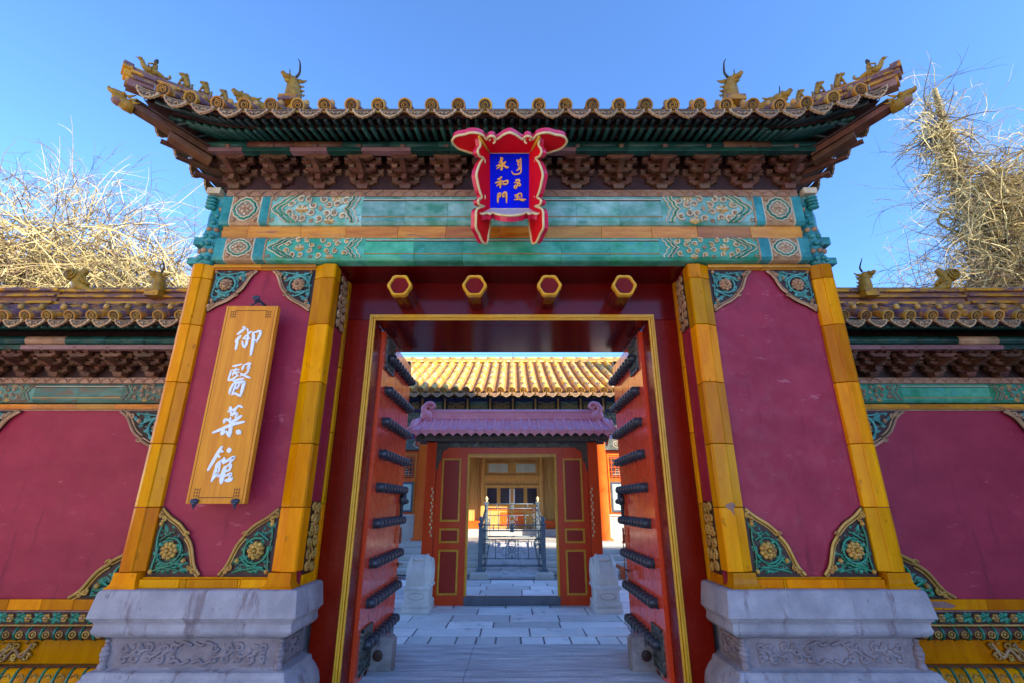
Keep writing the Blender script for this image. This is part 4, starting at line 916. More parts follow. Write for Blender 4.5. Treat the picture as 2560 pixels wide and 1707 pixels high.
PC = Vector((-.018, 3.515, 4.20)); a = radians(18.876)
R3 = Vector((1, 0, 0)); U3 = Vector((0, -sin(a), cos(a))); W3 = Vector((0, -cos(a), -sin(a)))
PLAQUE = thing('name_plaque', 'blue plaque with gilt characters in a flared scarlet frame, hung over the door', 'plaque', tuple(PC))
pm = lambda u, v, w: tuple(PC+R3*u+U3*v+W3*w)
m = MB(pm); m.box(-.180, .180, -.245, .245, -.03, 0, 'blue'); m.build('blue_panel', PLAQUE)
m = MB(pm)
for x0, x1, y0, y1 in ((-.184, .184, .243, .256), (-.184, .184, -.256, -.243), (-.194, -.180, -.256, .256), (.180, .194, -.256, .256)): m.box(x0, x1, y0, y1, -.02, .014, 'gold_pale')
m.build('gilt_inner_border', PLAQUE, bev=.003)
for grp, nm in ((PLAQUE_STROKES[:3], 'gilt_character'), (PLAQUE_STROKES[3:], 'gilt_script')):
    for ch in grp:
        m = MB(pm)
        for n_, (q, wd) in enumerate(ch): stroke(m, [(q[i]/1000, q[i+1]/1000) for i in range(0, len(q), 2)], wd/1000*1.2, .009+.0005*n_, 'letter')
        m.build(nm, PLAQUE)
def flap(name, pts, thick, k='plred', rim='plrim', skip=1):
    P = [Vector((x/1000, y/1000, z/1000)) for x, y, z in pts]; n = len(P)
    # plane through the outline (best fit by its first, last and farthest points)
    far = max(P, key=lambda p: p.z); nn = (P[-1]-P[0]).cross(far-P[0]).normalized()
    c = sum(P, Vector())/n
    if nn.dot(c) < 0: nn = -nn
    m = MB(pm); q = [tuple(p+nn*thick) for p in P]; p0 = [tuple(p) for p in P]
    m.add(p0, [list(range(n))], k); m.add(q, [list(range(n))], rim)
    m.add(p0+q, [(i, (i+1) % n, n+(i+1) % n, n+i) for i in range(n)], rim)
    o = m.build(name, PLAQUE)
    b = MB(pm); pth = [p-nn*.002 for p in P[skip:len(P)-skip]] if skip else P
    b.tube([tuple(p) for p in pth], .0105, 'gold_pale', 6)
    return o, b, nn
def dense(pts, a, b):                                       # smooth the carved outline between two indices
    mid = [tuple(v) for v in cat(pts[a:b], 3)]; return pts[:a]+[tuple(int(round(c)) for c in p) for p in mid]+pts[b:]
o, b, _ = flap('top_flap', dense(PL_TOP, 1, len(PL_TOP)-1), .05, skip=1)
for sx_ in (-1, 1): b.tube([(sx_*.254-.006, .300, .230), (sx_*.184, .247, .018)], .013, 'gold', 6)
for sx_ in (-1, 1): b.tube([(x, y, z) for x, y, z in [(sx_*(.150+.024*cos(t)), .285+.022*sin(t), .17) for t in [i*.5 for i in range(10)]]], .0085, 'gold_pale', 6)
b.build('gilt_edge', o)
for nm, pts in (('side_flap', PL_SIDE), ('side_flap', PL_SIDE_R)):
    o, b, nn = flap(nm, dense(pts, 1, len(pts)-2), .045, skip=1)
    sg = 1 if pts is PL_SIDE_R else -1
    for zc in (.14, -.17): b.tube([(sg*(.232+.016*cos(t)), zc+.022*sin(t), .095) for t in [i*.5 for i in range(11)]], .008, 'gold_pale', 6)
    b.build('gilt_edge', o)
o, b, _ = flap('bottom_flap', dense(PL_BOT, 1, len(PL_BOT)-1), .05, k='plgrey', skip=1); b.build('gilt_edge', o)

# ------------------------------------------------------------------ hanging signboard on the left pillar
SG = thing('wooden_signboard', 'tall ochre wooden board with four white characters, hung on the left pillar', 'sign', (-2.225, 3.80, 1.5))
m = MB(); m.box(-2.445, -2.005, 3.745, 3.80, 1.50, 3.10, 'signwood'); m.build('board', SG, bev=.004)
m = MB(face(3.745))
for x in (-2.425, -2.025): m.box(x-.0015, x+.0015, 1.50, 3.10, 0, .0012, 'signgroove')
for z in (1.545, 3.055): m.box(-2.36, -2.09, z-.003, z+.003, 0, .0012, 'signgroove')
for x0, dx in ((-2.40, 1), (-2.05, -1)):
    for z0, dz in ((3.055, -1), (1.545, 1)):
        for i in range(3): m.box(*sorted((x0, x0+dx*.05)), z0+dz*(.012+.022*i)-.0025, z0+dz*(.012+.022*i)+.0025, 0, .0012, 'signgroove'); m.box(*sorted((x0+dx*(.006+.018*i), x0+dx*(.010+.018*i))), *sorted((z0, z0+dz*.07)), 0, .0009, 'signgroove')
m.build('incised_lines', SG)
for ch in SIGN_STROKES:
    m = MB(lambda u, v, h: (-2.225+u, 3.745-h, 2.30+v))
    for n_, (q, wd) in enumerate(ch): stroke(m, [(q[i]/1000, q[i+1]/1000) for i in range(0, len(q), 2)], max(wd, 9)/1000*1.36, .004+.0005*n_, 'white')
    m.build('white_character', SG)
def clasp(x, z, hook=False):
    m = MB()
    for dx, dz, r in ((-.016, .006, .018), (.016, .006, .018), (0, -.008, .018), (0, .012, .016)): m.ball((x+dx, 3.735, z+dz), r, .014, r, 'hookiron', 8, 5)
    m.tube([(x-.010, 3.74, z-.02), (x, 3.738, z-.045), (x+.010, 3.74, z-.02)], .006, 'hookiron', 6)
    if hook:
        m.tube([(x-.055, 3.77, z-.055), (x-.02, 3.78, z-.02), (x+.02, 3.78, z-.02), (x+.055, 3.77, z-.055)], .007, 'hookiron', 6); m.tube([(x, 3.78, z), (x, 3.95, z)], .012, 'hookiron', 6)
    m.build('iron_clasp', SG)
clasp(-2.20, 3.165, True); clasp(-2.375, 1.512); clasp(-2.07, 1.512)

# ------------------------------------------------------------------ side walls
def side_wall(s, lbl):
    W = thing('palace_wall', lbl, 'wall', (-4.6*s, 5.1, 0), 'red walls either side of the gate')
    Y = 4.90; X0, X1 = -7.2, -2.93
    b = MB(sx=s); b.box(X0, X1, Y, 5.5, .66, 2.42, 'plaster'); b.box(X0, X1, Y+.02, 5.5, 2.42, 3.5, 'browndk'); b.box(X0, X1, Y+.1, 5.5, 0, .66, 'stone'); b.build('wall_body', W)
    r = MB(sx=s); x = X1
    rn = random.Random(2 if s > 0 else 6)
    while x > X0: d = rn.uniform(.28, .55); r.box(max(X0, x-d)+.0015, x-.0015, Y-.035, Y+.02, .585, .672, 'amber'); x -= d
    r.box(X0, X1, Y-.045, Y+.02, .570, .584, 'ridgep'); r.build('bottom_rail', W, bev=.004)
    if s < 0:
        c = MB(face(Y-.0355)); pol = [(3.55, .655), (3.75, .66), (3.95, .655), (4.05, .62), (4.0, .60), (3.8, .61), (3.68, .628), (3.62, .645)]
        c.add([(x, z, .001) for x, z in pol], [list(range(len(pol)))], 'ridgep'); c.build('chipped_glaze', W)
    f = MB(lambda u, v, h: (s*u, Y-.02-h, v)); f.box(X0, X1, .47, .568, -.06, 0, 'browndk')
    x = X1-.06; i = 0
    while x > X0:
        if i % 2: 
            for j in range(6): f.ball((x+.022*cos(j*1.05), .52+.024*sin(j*1.05), .008), .014, .014, .012, 'flower', 6, 4)
            f.ball((x, .52, .016), .014, .014, .01, 'terra', 6, 4)
        else:
            for a in (.4, 1.2, 2.2, 3.5, 4.3, 5.6): leafshape(f, x, .52, a, .06, .018, .022, 'leaf')
        x -= .082; i += 1
    f.box(X0, X1, .458, .47, -.06, .018, 'flower'); f.build('flower_frieze', W)
    l = MB(sx=s)                                            # upper and lower lotus mouldings
    for z0, zt, k0 in ((.345, .455, 1), (.02, .13, -1)):
        x = X1-.03
        while x > X0:
            h = zt-z0; pr = [(0, h), (.045, h*.8), (.06, h*.5), (.045, h*.2), (0, 0)] if k0 > 0 else [(0, h), (.04, h*.9), (.07, h*.55), (.09, h*.2), (.09, 0)]
            vs = [(x+dx, Y-.015-o*(1 if abs(dx) < .04 else .72), z0+z) for o, z in pr for dx in (-.054, -.03, 0, .03, .054)]
            l.add(vs, [(i*5+j, i*5+j+1, i*5+j+6, i*5+j+5) for i in range(4) for j in range(4)], 'bronzeglaze' if k0 > 0 else 'amber', True)
            l.tube([(x+.057, Y-.02-o*.8, z0+z) for o, z in pr], .010, 'leaf', 5)
            l.tube([(x+.030*cos(t), Y-.018-.062*(1 if k0 > 0 else 1.1), z0+h*.5+.026*sin(t)) for t in [i*.8 for i in range(8)]], .006, 'flower', 4, closed=True)
            l.ball((x, Y-.078, z0+h*.5), .013, .012, .014, 'flower', 6, 4); x -= .118
    l.build('lotus_moulding', W)
    q = MB(sx=s); q.box(X0, X1, Y+.05, Y+.1, .13, .345, 'amber'); q.box(X0, X1, Y-.02, Y+.1, .130, .145, 'bronzeglaze'); wp = q.build('waist_panel', W)
    sc = MB(lambda u, v, h: (s*u, Y+.05-h, v))
    x = X1-.05
    for a, b_ in ((-3.62, -3.02), (-4.95, -4.30)):
        scrollrow(sc, a, b_, .15, .335, 'flower', h=.03)
        for i in range(3): sc.tube(cat([(a+i*.2, .17, .02), (a+i*.2+.08, .26, .03), (a+i*.2+.16, .2, .03), (a+i*.2+.22, .31, .02)], 4), .014, 'terra', 5)
    sc.build('scroll_carving', wp)
    F = lambda u, v, h: (s*u, Y-h, v)
    corner_ornament(W, -3.30, .672, .78, .52, -1, 1, F, False, 21, hs=1.4)
    corner_ornament(W, -3.34, 2.415, .72, .50, -1, -1, F, True, 22, hs=1.4)
    corner_ornament(W, -5.78, 2.415, .70, .50, 1, -1, F, True, 23, hs=1.4)
    corner_ornament(W, -5.78, .672, .70, .52, 1, 1, F, False, 24, hs=1.4)
    # band, painted frieze beam, brown frieze
    t = MB(sx=s); x = X1
    while x > X0: t.box(max(X0, x-.4)+.001, x-.001, Y-.03, Y+.05, 2.432, 2.482, 'amber_h'); x -= .4
    t.box(X0, X1, Y-.015, Y+.05, 2.416, 2.431, 'terra'); t.build('amber_band', W, bev=.003)
    bm_ = beam('frieze_beam', W, Y-.04, 2.495, 2.705, 1.26, (0, 0, .04, .80), 'green_worn' if s > 0 else 'green', .56, 'terra', x0=(-4.54 if s > 0 else 4.54), C='tan')
    ed = MB(sx=s); ed.box(-3.28, X1, Y-.035, Y+.05, 2.497, 2.703, 'teal'); ed.box(X0, -5.80, Y-.035, Y+.05, 2.497, 2.703, 'teal'); ed.build('beam_end', bm_)
    z = MB(lambda u, v, h: (s*u, Y-.02-h, v)); z.box(X0, X1, 2.706, 2.768, -.08, 0, 'frieze'); x = X1-.05
    while x > X0: z.tube(cat([(x-.05, 2.757, .003), (x-.02, 2.745, .006), (x, 2.715, .006), (x+.02, 2.745, .006), (x+.05, 2.757, .003)], 3), .006, 'frieze', 5); x -= .115
    z.build('brown_frieze', W)
    br = bracket_mb()
    br.v = [(s*(vx*.86), Y-.02+(vy-3.90)*1.0, 2.768+(vz-4.362)*.86) for vx, vy, vz in br.v]
    o = br.build('bracket_set', W)
    for i in range(9):
        xx = -3.12-.339*i
        if i == 0: o.location = (s*xx, 0, 0)
        else: c = copyto(o); c.location = (s*xx, 0, 0)
    p = MB(sx=s); x = X1; i = 0
    rn = random.Random(8)
    while x > X0: p.box(max(X0, x-.42)+.001, x-.001, 4.60, 4.67, 2.995, 3.04, rn.choice(('pinkglaze', 'pinkglaze', 'green_dk'))); x -= .42
    p.build('eave_strip', W)
    p = MB(sx=s); x = X1
    while x > X0: p.lathe([(.045, 0), (.045, .41)], (x-.414, 4.635, 3.09), 'x', 'green_dk' if i % 4 else 'terra', 12); x -= .414; i += 1
    p.build('round_purlin', W)
    # roof: eave at Y 4.40
    RF = node('roof', W); EZ = 3.276; SPW = .2205
    def row(x): return [(s*x, 4.40+d, EZ+.52*d+.1*d*d) for d in (0, .2, .4, .58)]
    for i in range(15): barrel(row(-3.13-i*SPW+.05), RF, .052)
    for i in range(15): drip(RF, (s*(-3.13-i*SPW+.05+SPW/2), 4.395, EZ-.045), (s, 0, 0), (0, -1, 0), .19, .10)
    d = MB(sx=s)
    d.add([(X0, 4.40, EZ-.03), (X1, 4.40, EZ-.03), (X1, 5.1, EZ+.40), (X0, 5.1, EZ+.40), (X0, 5.8, EZ-.03), (X1, 5.8, EZ-.03)], [(0, 1, 2, 3), (3, 2, 5, 4)], 'pan')
    d.add([(X0, 4.42, EZ-.06), (X1, 4.42, EZ-.06), (X1, 5.1, EZ+.30), (X0, 5.1, EZ+.30), (X0, 5.8, EZ-.06), (X1, 5.8, EZ-.06)], [(0, 1, 2, 3), (3, 2, 5, 4)], 'browndk')
    d.box(X0, X1, 4.43, 4.46, EZ-.085, EZ-.045, 'browndk'); d.build('roof_deck', RF)
    ra = MB(sx=s)
    ra.tube([(-3.0, 4.45, EZ-.10), (-3.0, 4.75, EZ-.03)], .022, 'green_dk', 4, up=(0, 0, 1)); ro = ra.build('eave_rafter', RF)
    for i in range(1, 48): c = copyto(ro); c.location = (-s*i*.078, 0, 0)
    # ridge of stacked courses, in two steps
    rg = MB(sx=s)
    def course(xa, xb, y0, z0, z1, k):
        x = xb; rn = random.Random(int(z0*100))
        while x > xa: dd = rn.uniform(.3, .5); rg.box(max(xa, x-dd)+.0015, x-.0015, y0, 5.6, z0, z1, k); x -= dd
    for xa, xb, off_ in ((-5.25, X1, 0), (X0, -5.25, .03)):
        for y0, z0, z1, k in ((5.02, 3.510, 3.575, 'ridgep'), (4.98, 3.575, 3.605, 'ridge'), (5.03, 3.605, 3.655, 'ridgep'), (4.99, 3.655, 3.685, 'ridge'), (5.04, 3.685, 3.745, 'ridgep'), (5, 3.745, 3.775, 'ridge'), (5.05, 3.775, 3.820, 'ridgep'), (5.01, 3.820, 3.850, 'ridge')): course(xa, xb, y0-off_, z0, z1, k)
        x = xb
        while x > xa: rg.tube([(max(xa, x-.42)+.002, 5.11, 3.865), (x-.002, 5.11, 3.865)], .05, 'ridge', 10); x -= .42
    rr = rg.build('roof_ridge', RF)
    horned_head(rr, (s*-4.10, 4.98, 3.80), (-s, -.9, 0), .80, True, horns=(1, 1) if s > 0 else (0, 1), k='beast')
    def scrollhead(x, sc_):
        m = MB(sx=s); 
        m.tube(cat([(x+.16, 5.06, 3.84), (x+.04, 5.05, 3.88), (x-.06, 5.04, 3.95), (x-.02, 5.03, 4.05), (x+.02, 5.04, 4.12)], 4), [.02, .03, .04, .05, .055, .06, .06, .058, .055, .052, .05, .048, .045, .042, .04, .036, .03], 'beast', 8)
        m.lathe([(.001, 0), (.05, .005), (.055, .02), (.075, .025), (.08, .05), (.082, .09), (.06, .11)], (x-.12, 4.98, 4.04), 'y', 'beast', 14)
        m.tube([(x-.12+a, 4.975, 4.04+b) for a, b, _ in spiral(0, 0, .075, 1.6, 0, -1, 18)], .010, 'beast', 5)
        for i in range(4): m.tube([(x+.10-.05*i, 5.02, 3.91+.02*i), (x+.03-.05*i, 5.0, 4.02+.02*i)], [.022, .008], 'beast', 5)
        m.build('dragon_tail_finial', rr)
    scrollhead(-5.05, 1)
    horned_head(rr, (s*-6.15, 5.0, 3.84), (s, -.9, 0), .80, True, horns=(0, 1), k='beast')
    return W
side_wall(1, 'red plaster wall with glazed tile coping running left from the gate')
side_wall(-1, 'red plaster wall with glazed tile coping running right from the gate')

# ------------------------------------------------------------------ screen gate in the courtyard
YS = 8.32
S = thing('screen_gate', 'small free-standing red and gold doorway with a mauve tiled canopy in the courtyard', 'gate', (0, YS, 0))
for s in (1, -1):
    m = MB(sx=s)
    m.box(-1.28, -.757, YS, YS+.07, .0, 2.31, 'scr_red'); p = m.build('side_panel', S, bev=.004)
    gm = MB(sx=s)
    for z0, z1 in ((.145, .80), (.90, 1.12), (1.225, 2.235)):
        gm.box(-1.185, -.865, YS-.003, YS-.001, z0, z1, 'scr_dark')
        for a, b, c, d in ((-1.185, -.865, z0, z0+.028), (-1.185, -.865, z1-.028, z1), (-1.185, -1.157, z0+.028, z1-.028), (-.893, -.865, z0+.028, z1-.028)): gm.box(a, b, YS-.018, YS, c, d, 'gold')
    gm.build('gold_moulding', p)
    m = MB(sx=s); m.box(-1.45, -1.285, YS-.10, YS+.14, 0, 2.55, 'scr_red'); m.build('post', S, bev=.008)
    m = MB(sx=s)                                            # gilt carved strip on the inner edge of the post
    for i in range(14): m.ball((-1.315+.010*(-1)**i, YS-.11, 1.02+.055*i), .014, .014, .026, 'gold_pale', 6, 4)
    m.build('gilt_strip', S)
    m = MB(sx=s); m.ext([(-1.30, 2.50), (-1.30, 2.05), (-1.27, 2.03), (-1.25, 2.15), (-1.21, 2.2), (-1.19, 2.35), (-1.10, 2.40), (-1.06, 2.50)], YS-.06, YS-.01, 'y', 'greywood'); m.build('bracket_board', S)
m = MB(); m.box(-1.28, 1.28, YS, YS+.07, 2.31, 2.42, 'scr_red'); m.build('head_rail', S)
m = MB()
for a, b, c, d in ((-.757, .757, 2.262, 2.31), (-.757, -.722, .13, 2.262), (.722, .757, .13, 2.262)): m.box(a, b, YS-.03, YS+.075, c, d, 'gold')
m.build('gold_door_surround', S, bev=.004)
m = MB(); m.box(-.757, .757, YS-.03, YS+.08, 0, .125, 'steel')
for i in range(14): m.ball((-.68+i*.105, YS-.031, .02), .007, .004, .007, 'iron', 6, 4)
m.build('metal_clad_threshold', S)
m = MB(); m.box(-1.30, 1.30, YS-.02, YS+.09, 2.42, 2.64, 'painted'); pb = m.build('painted_beam', S)
m = MB(face(YS-.022))
for i in range(9):
    x = -1.1+i*.275; m.tube([(x+.07*cos(t), 2.53+.055*sin(t), .002) for t in [2*pi*j/16 for j in range(16)]], .006, 'painted', 4, closed=True)
for x in (-.55, .55): m.tube([(x-.1, 2.44, .003), (x, 2.53, .003), (x-.1, 2.62, .003)], .006, 'cream', 4)
m.build('painted_scrolls', pb)
m = MB(); m.box(-1.62, 1.62, YS-.24, YS-.10, 2.50, 2.60, 'greywood'); m.build('timber_beam', S, bev=.006); m = MB(); m.box(-1.62, 1.62, YS+.14, YS+.26, 2.50, 2.60, 'greywood'); m.build('timber_beam', S, bev=.006)
for s in (1, -1):
    m = MB(sx=s); m.rect_sweep(-1.46, -1.30, YS-.30, YS+.3, [(.03, 2.66), (.02, 2.60), (0, 2.50)], 'greywood'); m.build('beam_head', S, bev=.006)
SR = node('canopy_roof', S); YR, ZR, YEV, ZEV = YS, 2.915, 7.86, 2.655
def scrp(x, d): L = YR-YEV; return (x, YEV+d*L, ZEV+(ZR-ZEV)*(.75*d+.25*d*d))
m = MB(); n = 6
for i in range(n):
    a, b = i/n, (i+1)/n
    m.add([scrp(-1.70, a), scrp(1.70, a), scrp(1.70, b), scrp(-1.70, b)], [(0, 1, 2, 3)], 'scr_roof')
    m.add([(p[0], 2*YR-p[1], p[2]) for p in (scrp(-1.70, a), scrp(1.70, a), scrp(1.70, b), scrp(-1.70, b))], [(0, 1, 2, 3)], 'scr_roof')
m.box(-1.70, 1.70, YEV, YEV+.015, ZEV-.028, ZEV-.002, 'scr_roof'); m.build('roof_sheet', SR)
m = MB(); m.add([(-1.66, YEV+.05, ZEV-.03), (1.66, YEV+.05, ZEV-.03), (1.66, YR, ZR-.1), (-1.66, YR, ZR-.1), (1.66, 2*YR-YEV, ZEV-.03), (-1.66, 2*YR-YEV, ZEV-.03)], [(0, 1, 2, 3), (3, 2, 4, 5)], 'lattice'); m.build('roof_lining', SR)
for i in range(23):
    x = -1.65+i*.15; m = MB(); m.tube([tuple(Vector(scrp(x, t))+Vector((0, 0, .012))) for t in (0, .25, .5, .75, .93)], .022, 'scr_roof', 8)
    c = scrp(x, 0); m.lathe([(.027, -.012), (.027, .01), (.02, .012)], (c[0], c[1], c[2]), 'y', 'scr_roof', 12)
    for t in (.1, .45): q = scrp(x, t); m.lathe([(.025, 0), (.025, .012)], q, 'y', 'scr_roof', 10)
    m.build('roof_rib', SR)
pol = [(-1.70, ZEV-.025)]
for i in range(22): x = -1.65+i*.15; pol += [(x, ZEV-.045), (x+.04, ZEV-.065), (x+.075, ZEV-.10), (x+.11, ZEV-.065)]
pol += [(1.65, ZEV-.045), (1.70, ZEV-.025)]
m = MB(); m.ext(pol, YEV+.012, YEV+.026, 'y', 'scr_roof'); m.build('scalloped_valance', SR)
m = MB(); m.box(-1.52, 1.52, YR-.035, YR+.035, ZR-.03, ZR+.12, 'scr_roof'); m.tube([(-1.52, YR, ZR+.12), (1.52, YR, ZR+.12)], .045, 'scr_roof', 10); m.box(-1.52, 1.52, YR-.05, YR+.05, ZR-.01, ZR+.02, 'scr_roof'); m.build('canopy_ridge', SR)
for s in (1, -1):
    m = MB(sx=s); k = 'scr_roof'; c = (-1.50, YR-.045, ZR+.05)                   # curled dragon at the ridge end
    m.ball(c, .11, .05, .10, k, 10, 6); m.tube(cat([(-1.50, c[1], ZR+.08), (-1.55, c[1], ZR+.17), (-1.50, c[1], ZR+.25), (-1.42, c[1], ZR+.27), (-1.37, c[1], ZR+.22), (-1.42, c[1], ZR+.18), (-1.46, c[1], ZR+.21)], 5), [.050-.001*i for i in range(31)], k, 8)
    m.tube([(-1.57, c[1], ZR+.12), (-1.585, c[1], ZR+.21)], [.028, .02], k, 7)
    for i in range(5): m.tube(cat([(-1.56+.03*i, c[1]-.045, ZR+.09-.02*i), (-1.49+.025*i, c[1]-.06, ZR+.05-.01*i), (-1.42, c[1]-.045, ZR+.03-.02*i)], 3), .012, k, 5)
    m.build('ridge_dragon', SR)
    m = MB(sx=s)                                            # sloping end ridge with little knobs
    m.tube([tuple(Vector(scrp(-1.58-.12*(1-t), t))+Vector((0, 0, .02))) for t in (0, .2, .4, .6, .8, .95)], .035, k, 8)
    for i in range(5):
        q = scrp(-1.66, .08+.09*i); m.tube([(q[0]-.02, q[1], q[2]), (q[0]-.02, q[1], q[2]+.085)], [.016, .012], k, 6); m.ball((q[0]-.02, q[1], q[2]+.09), .02, .02, .018, k, 6, 4)
    m.ext([(YEV+.02, ZEV-.16), (YEV, ZEV-.02), (YR, ZR+.0), (2*YR-YEV, ZEV-.02), (2*YR-YEV-.02, ZEV-.16), (YR, ZR-.17)], -1.735, -1.705, 'x', 'scr_red')
    m.build('verge', SR)

for s in (1, -1):
    m = MB(sx=s); X0, X1 = -1.60, -1.20; Y0, Y1 = 7.70, 8.22
    prof = [(-.015, 0), (.0, .01), (.0, .07), (-.02, .075), (-.005, .085), (.0, .11), (-.012, .135), (-.03, .145), (-.03, .30), (-.012, .31), (.0, .325), (-.0, .345), (-.02, .365)]
    m.rect_sweep(X0, X1, Y0, Y1, prof, 'stone_drum')
    arc = [(Y0+.30-.28*cos(t), .50+.26*sin(t)) for t in [pi*i/16 for i in range(17)]]
    st_ = [(.03, .80), (.05, .91), (.10, .985), (.15, 1.), (.25, 1.), (.30, .985), (.35, .91), (.37, .80)]; n = len(arc)+2
    vs = [(X0+dx, Y0+.30+(yy-Y0-.30)*(.5+.5*f), .36+(zz-.36)*f) for dx, f in st_ for yy, zz in [(Y0+.02, .36)]+arc+[(Y0+.58, .36)]]
    m.add(vs, [(i*n+j, i*n+(j+1) % n, (i+1)*n+(j+1) % n, (i+1)*n+j) for i in range(len(st_)-1) for j in range(n)]+[list(range(n))[::-1], list(range((len(st_)-1)*n, len(st_)*n))], 'stone_drum', True)
    m.lathe([(.20, 0), (.20, .02), (.17, .03), (.17, .015), (.06, .015), (.05, .03), (.001, .035)], (X1-.036, Y0+.30, .52), 'x', 'stone_drum', 24)
    for xx in (X0+.10, X1-.10): m.tube([(xx, Y0+.30-.285*cos(t), .50+.265*sin(t)) for t in [pi*i/14 for i in range(15)]], .010, 'stone_drum', 5)
    m.tube([(X0+.12, Y0-.005-.01, .335), ((X0+X1)/2, Y0-.02, .35), (X1-.12, Y0-.015, .335)], .03, 'stone_drum', 8)
    for q in (-1, 1): m.tube([((X0+X1)/2+q*.05+a, Y0-.002, .10+b) for a, b, _ in spiral(0, 0, .03, 1.2, 0, q, 8)], .006, 'stone_drum', 5)
    m.tube([((X0+X1)/2+.12*cos(t), Y0+.028, .22+.045*sin(t)) for t in [2*pi*i/16 for i in range(16)]], .004, 'stone_carve', 4, closed=True)
    m.ball(((X0+X1)/2, Y0+.12, .71), .09, .04, .03, 'stone_drum', 10, 5)
    o = m.build('drum_stone', bev=.006); tag(o, 'grey carved drum stone standing before the %s side of the small doorway' % ('left' if s > 0 else 'right'), 'drum stone', 'drum stones before the courtyard doorway')
    m = MB(sx=s); m.frus(-1.66, -1.14, 7.62, 8.25, -.02, .004, 'pave'); struct(m.build('stone_pad'))

# ------------------------------------------------------------------ terrace, steps and carved ramp slab
ZT = .52
T = thing('stone_terrace', 'raised pale stone terrace with wide steps in front of the hall', 'terrace', (0, 11, 0))
m = MB(); rn = random.Random(1)
for i in range(24):
    x = -9+i*.75
    for j in range(3): m.frus(x+.004, x+.746, 13.8+j*.95+.004, 13.8+(j+1)*.95-.004, .3, ZT, 'terrace', .003)
m.box(-9, 9, 13.82, 22, .0, ZT-.01, 'terrace'); m.build('terrace_floor', T)
for s in (1, -1):
    for i in range(5):
        y0 = 11.65+i*.43; z = ZT*(i+1)/5.
        m = MB(sx=s); m.box(-2.95, -.62, y0, 13.8 if i == 4 else 13.81, z-ZT/5+.002, z, 'terrace'); m.build('stone_step', T, bev=.01)
    m = MB(sx=s); m.ext([(11.3, -.01), (11.3, .05), (13.8, ZT+.03), (13.8, -.01)], -3.25, -2.955, 'x', 'terrace'); m.build('string_stone', T, bev=.01)
    m = MB(sx=s); m.frus(-.90, -.50, 11.05, 11.60, -.01, .085, 'terrace'); m.build('kerb_block', T)
m = MB(); m.ext([(11.2, -.01), (11.2, .03), (13.8, ZT+.005), (13.8, -.01)], -.60, .60, 'x', 'slab')
r = MB(lambda u, v, h: (u, 11.2+v, .03+v*(ZT-.025)/2.6+h))
rs = m.build('carved_ramp_slab', T)
for i in range(8):
    for j in (-1, 1): r.tube(spiral(j*(.16+.1*(i % 2)), .25+i*.3, .11, 1.4, i, j, 12, .01), .018, 'slab', 5)
for a, b, c, d in ((-.58, -.53, .02, 2.58), (.53, .58, .02, 2.58), (-.53, .53, .02, .08)): r.box(a, b, c, d, 0, .015, 'slab')
r.build('ramp_carving', rs)

# ------------------------------------------------------------------ iron railing round the ramp slab
FN = thing('iron_railing', 'blue-grey iron railing with openwork medallions around the carved ramp slab', 'railing', (0, 12.6, 0))
PX, YFt, YBk, ZF, ZB = .71, 11.55, 13.95, .085, ZT
def post(x, y, z, kf):
    m = MB(); m.rect_sweep(x-.05, x+.05, y-.05, y+.05, [(0, z+.13), (.005, z+.12), (.015, z+.10), (.015, z+.06), (.045, z+.05), (.045, z)], 'fence')
    m.box(x-.045, x+.045, y-.045, y+.045, z+.13, z+.98, 'fence')
    m.rect_sweep(x-.05, x+.05, y-.05, y+.05, [(-.01, z+1.04), (.012, z+1.03), (.012, z+1.0), (0, z+.98), (0, z+.96)], 'fence')
    m.lathe([(.03, z+1.03), (.02, z+1.05), (.042, z+1.09), (.045, z+1.12), (.03, z+1.155), (.005, z+1.18)], (x, y, 0), 'z', kf, 12)
    return m.build('post', FN, bev=.004)
for s in (-1, 1): post(s*PX, YFt, ZF-.03, 'fence'); post(s*PX, YBk, ZB, 'gold_pale')  # rear finials pale gold: their sunlit tone is put into the colour
def medal(m, cx, cz, s, P):
    for sg in (-1, 1):
        for q in ([(0, .16), (.05, .13), (.07, .06), (.03, .03), (.0, .05)], [(0, -.15), (.07, -.17), (.07, -.10), (.04, -.06), (0, -.08)], [(.02, 0), (.06, .01), (.075, -.04), (.05, -.06)], [(0, .02), (.03, .0), (.02, -.04), (0, -.03)], [(.03, .12), (.06, .16), (.075, .12)], [(.02, -.12), (.0, -.19)]):
            m.tube([P(cx+sg*a*s, cz+b*s) for a, b, _ in cat([(a, b, 0) for a, b in q], 4)], .0105, 'fence', 5)
def railpanel(P, L, name):
    """P(t, z) maps distance along the panel and height to a point"""
    m = MB(); bx = lambda a, b, z0, z1, r=.013: m.tube([P(a, z0), P(b, z1)], r, 'fence', 4)
    bx(0, L, .86, .86, .016); bx(0, L, .74, .74, .020); bx(0, L, .56, .56); bx(0, L, .16, .16); bx(0, L, .02, .02, .026)
    for t in (.075, .925): bx(L*t, L*t, .02, .74)
    for t in (.24, .405, .595, .76): bx(L*t, L*t, .16, .56)
    for t in (.2, .8): bx(L*t, L*t, .74, .86)
    for t in (0., .93): bx(L*t, L*(t+.07), .27, .27); bx(L*t, L*(t+.07), .46, .46)
    o = m.build(name, FN)
    d = MB(); medal(d, L*.5, .365, 1.15, P); medal(d, L*.5, .80, .5, P); 
    if L < 2: medal(d, L*.037, .365, .55, P); medal(d, L*.963, .365, .55, P)
    d.build('openwork_medallion', o)
railpanel(lambda t, z: (-PX+t, YFt, ZF+.10+z), 2*PX, 'rail_panel')
railpanel(lambda t, z: (-PX+t, YBk, ZB+.12+z), 2*PX, 'rail_panel')
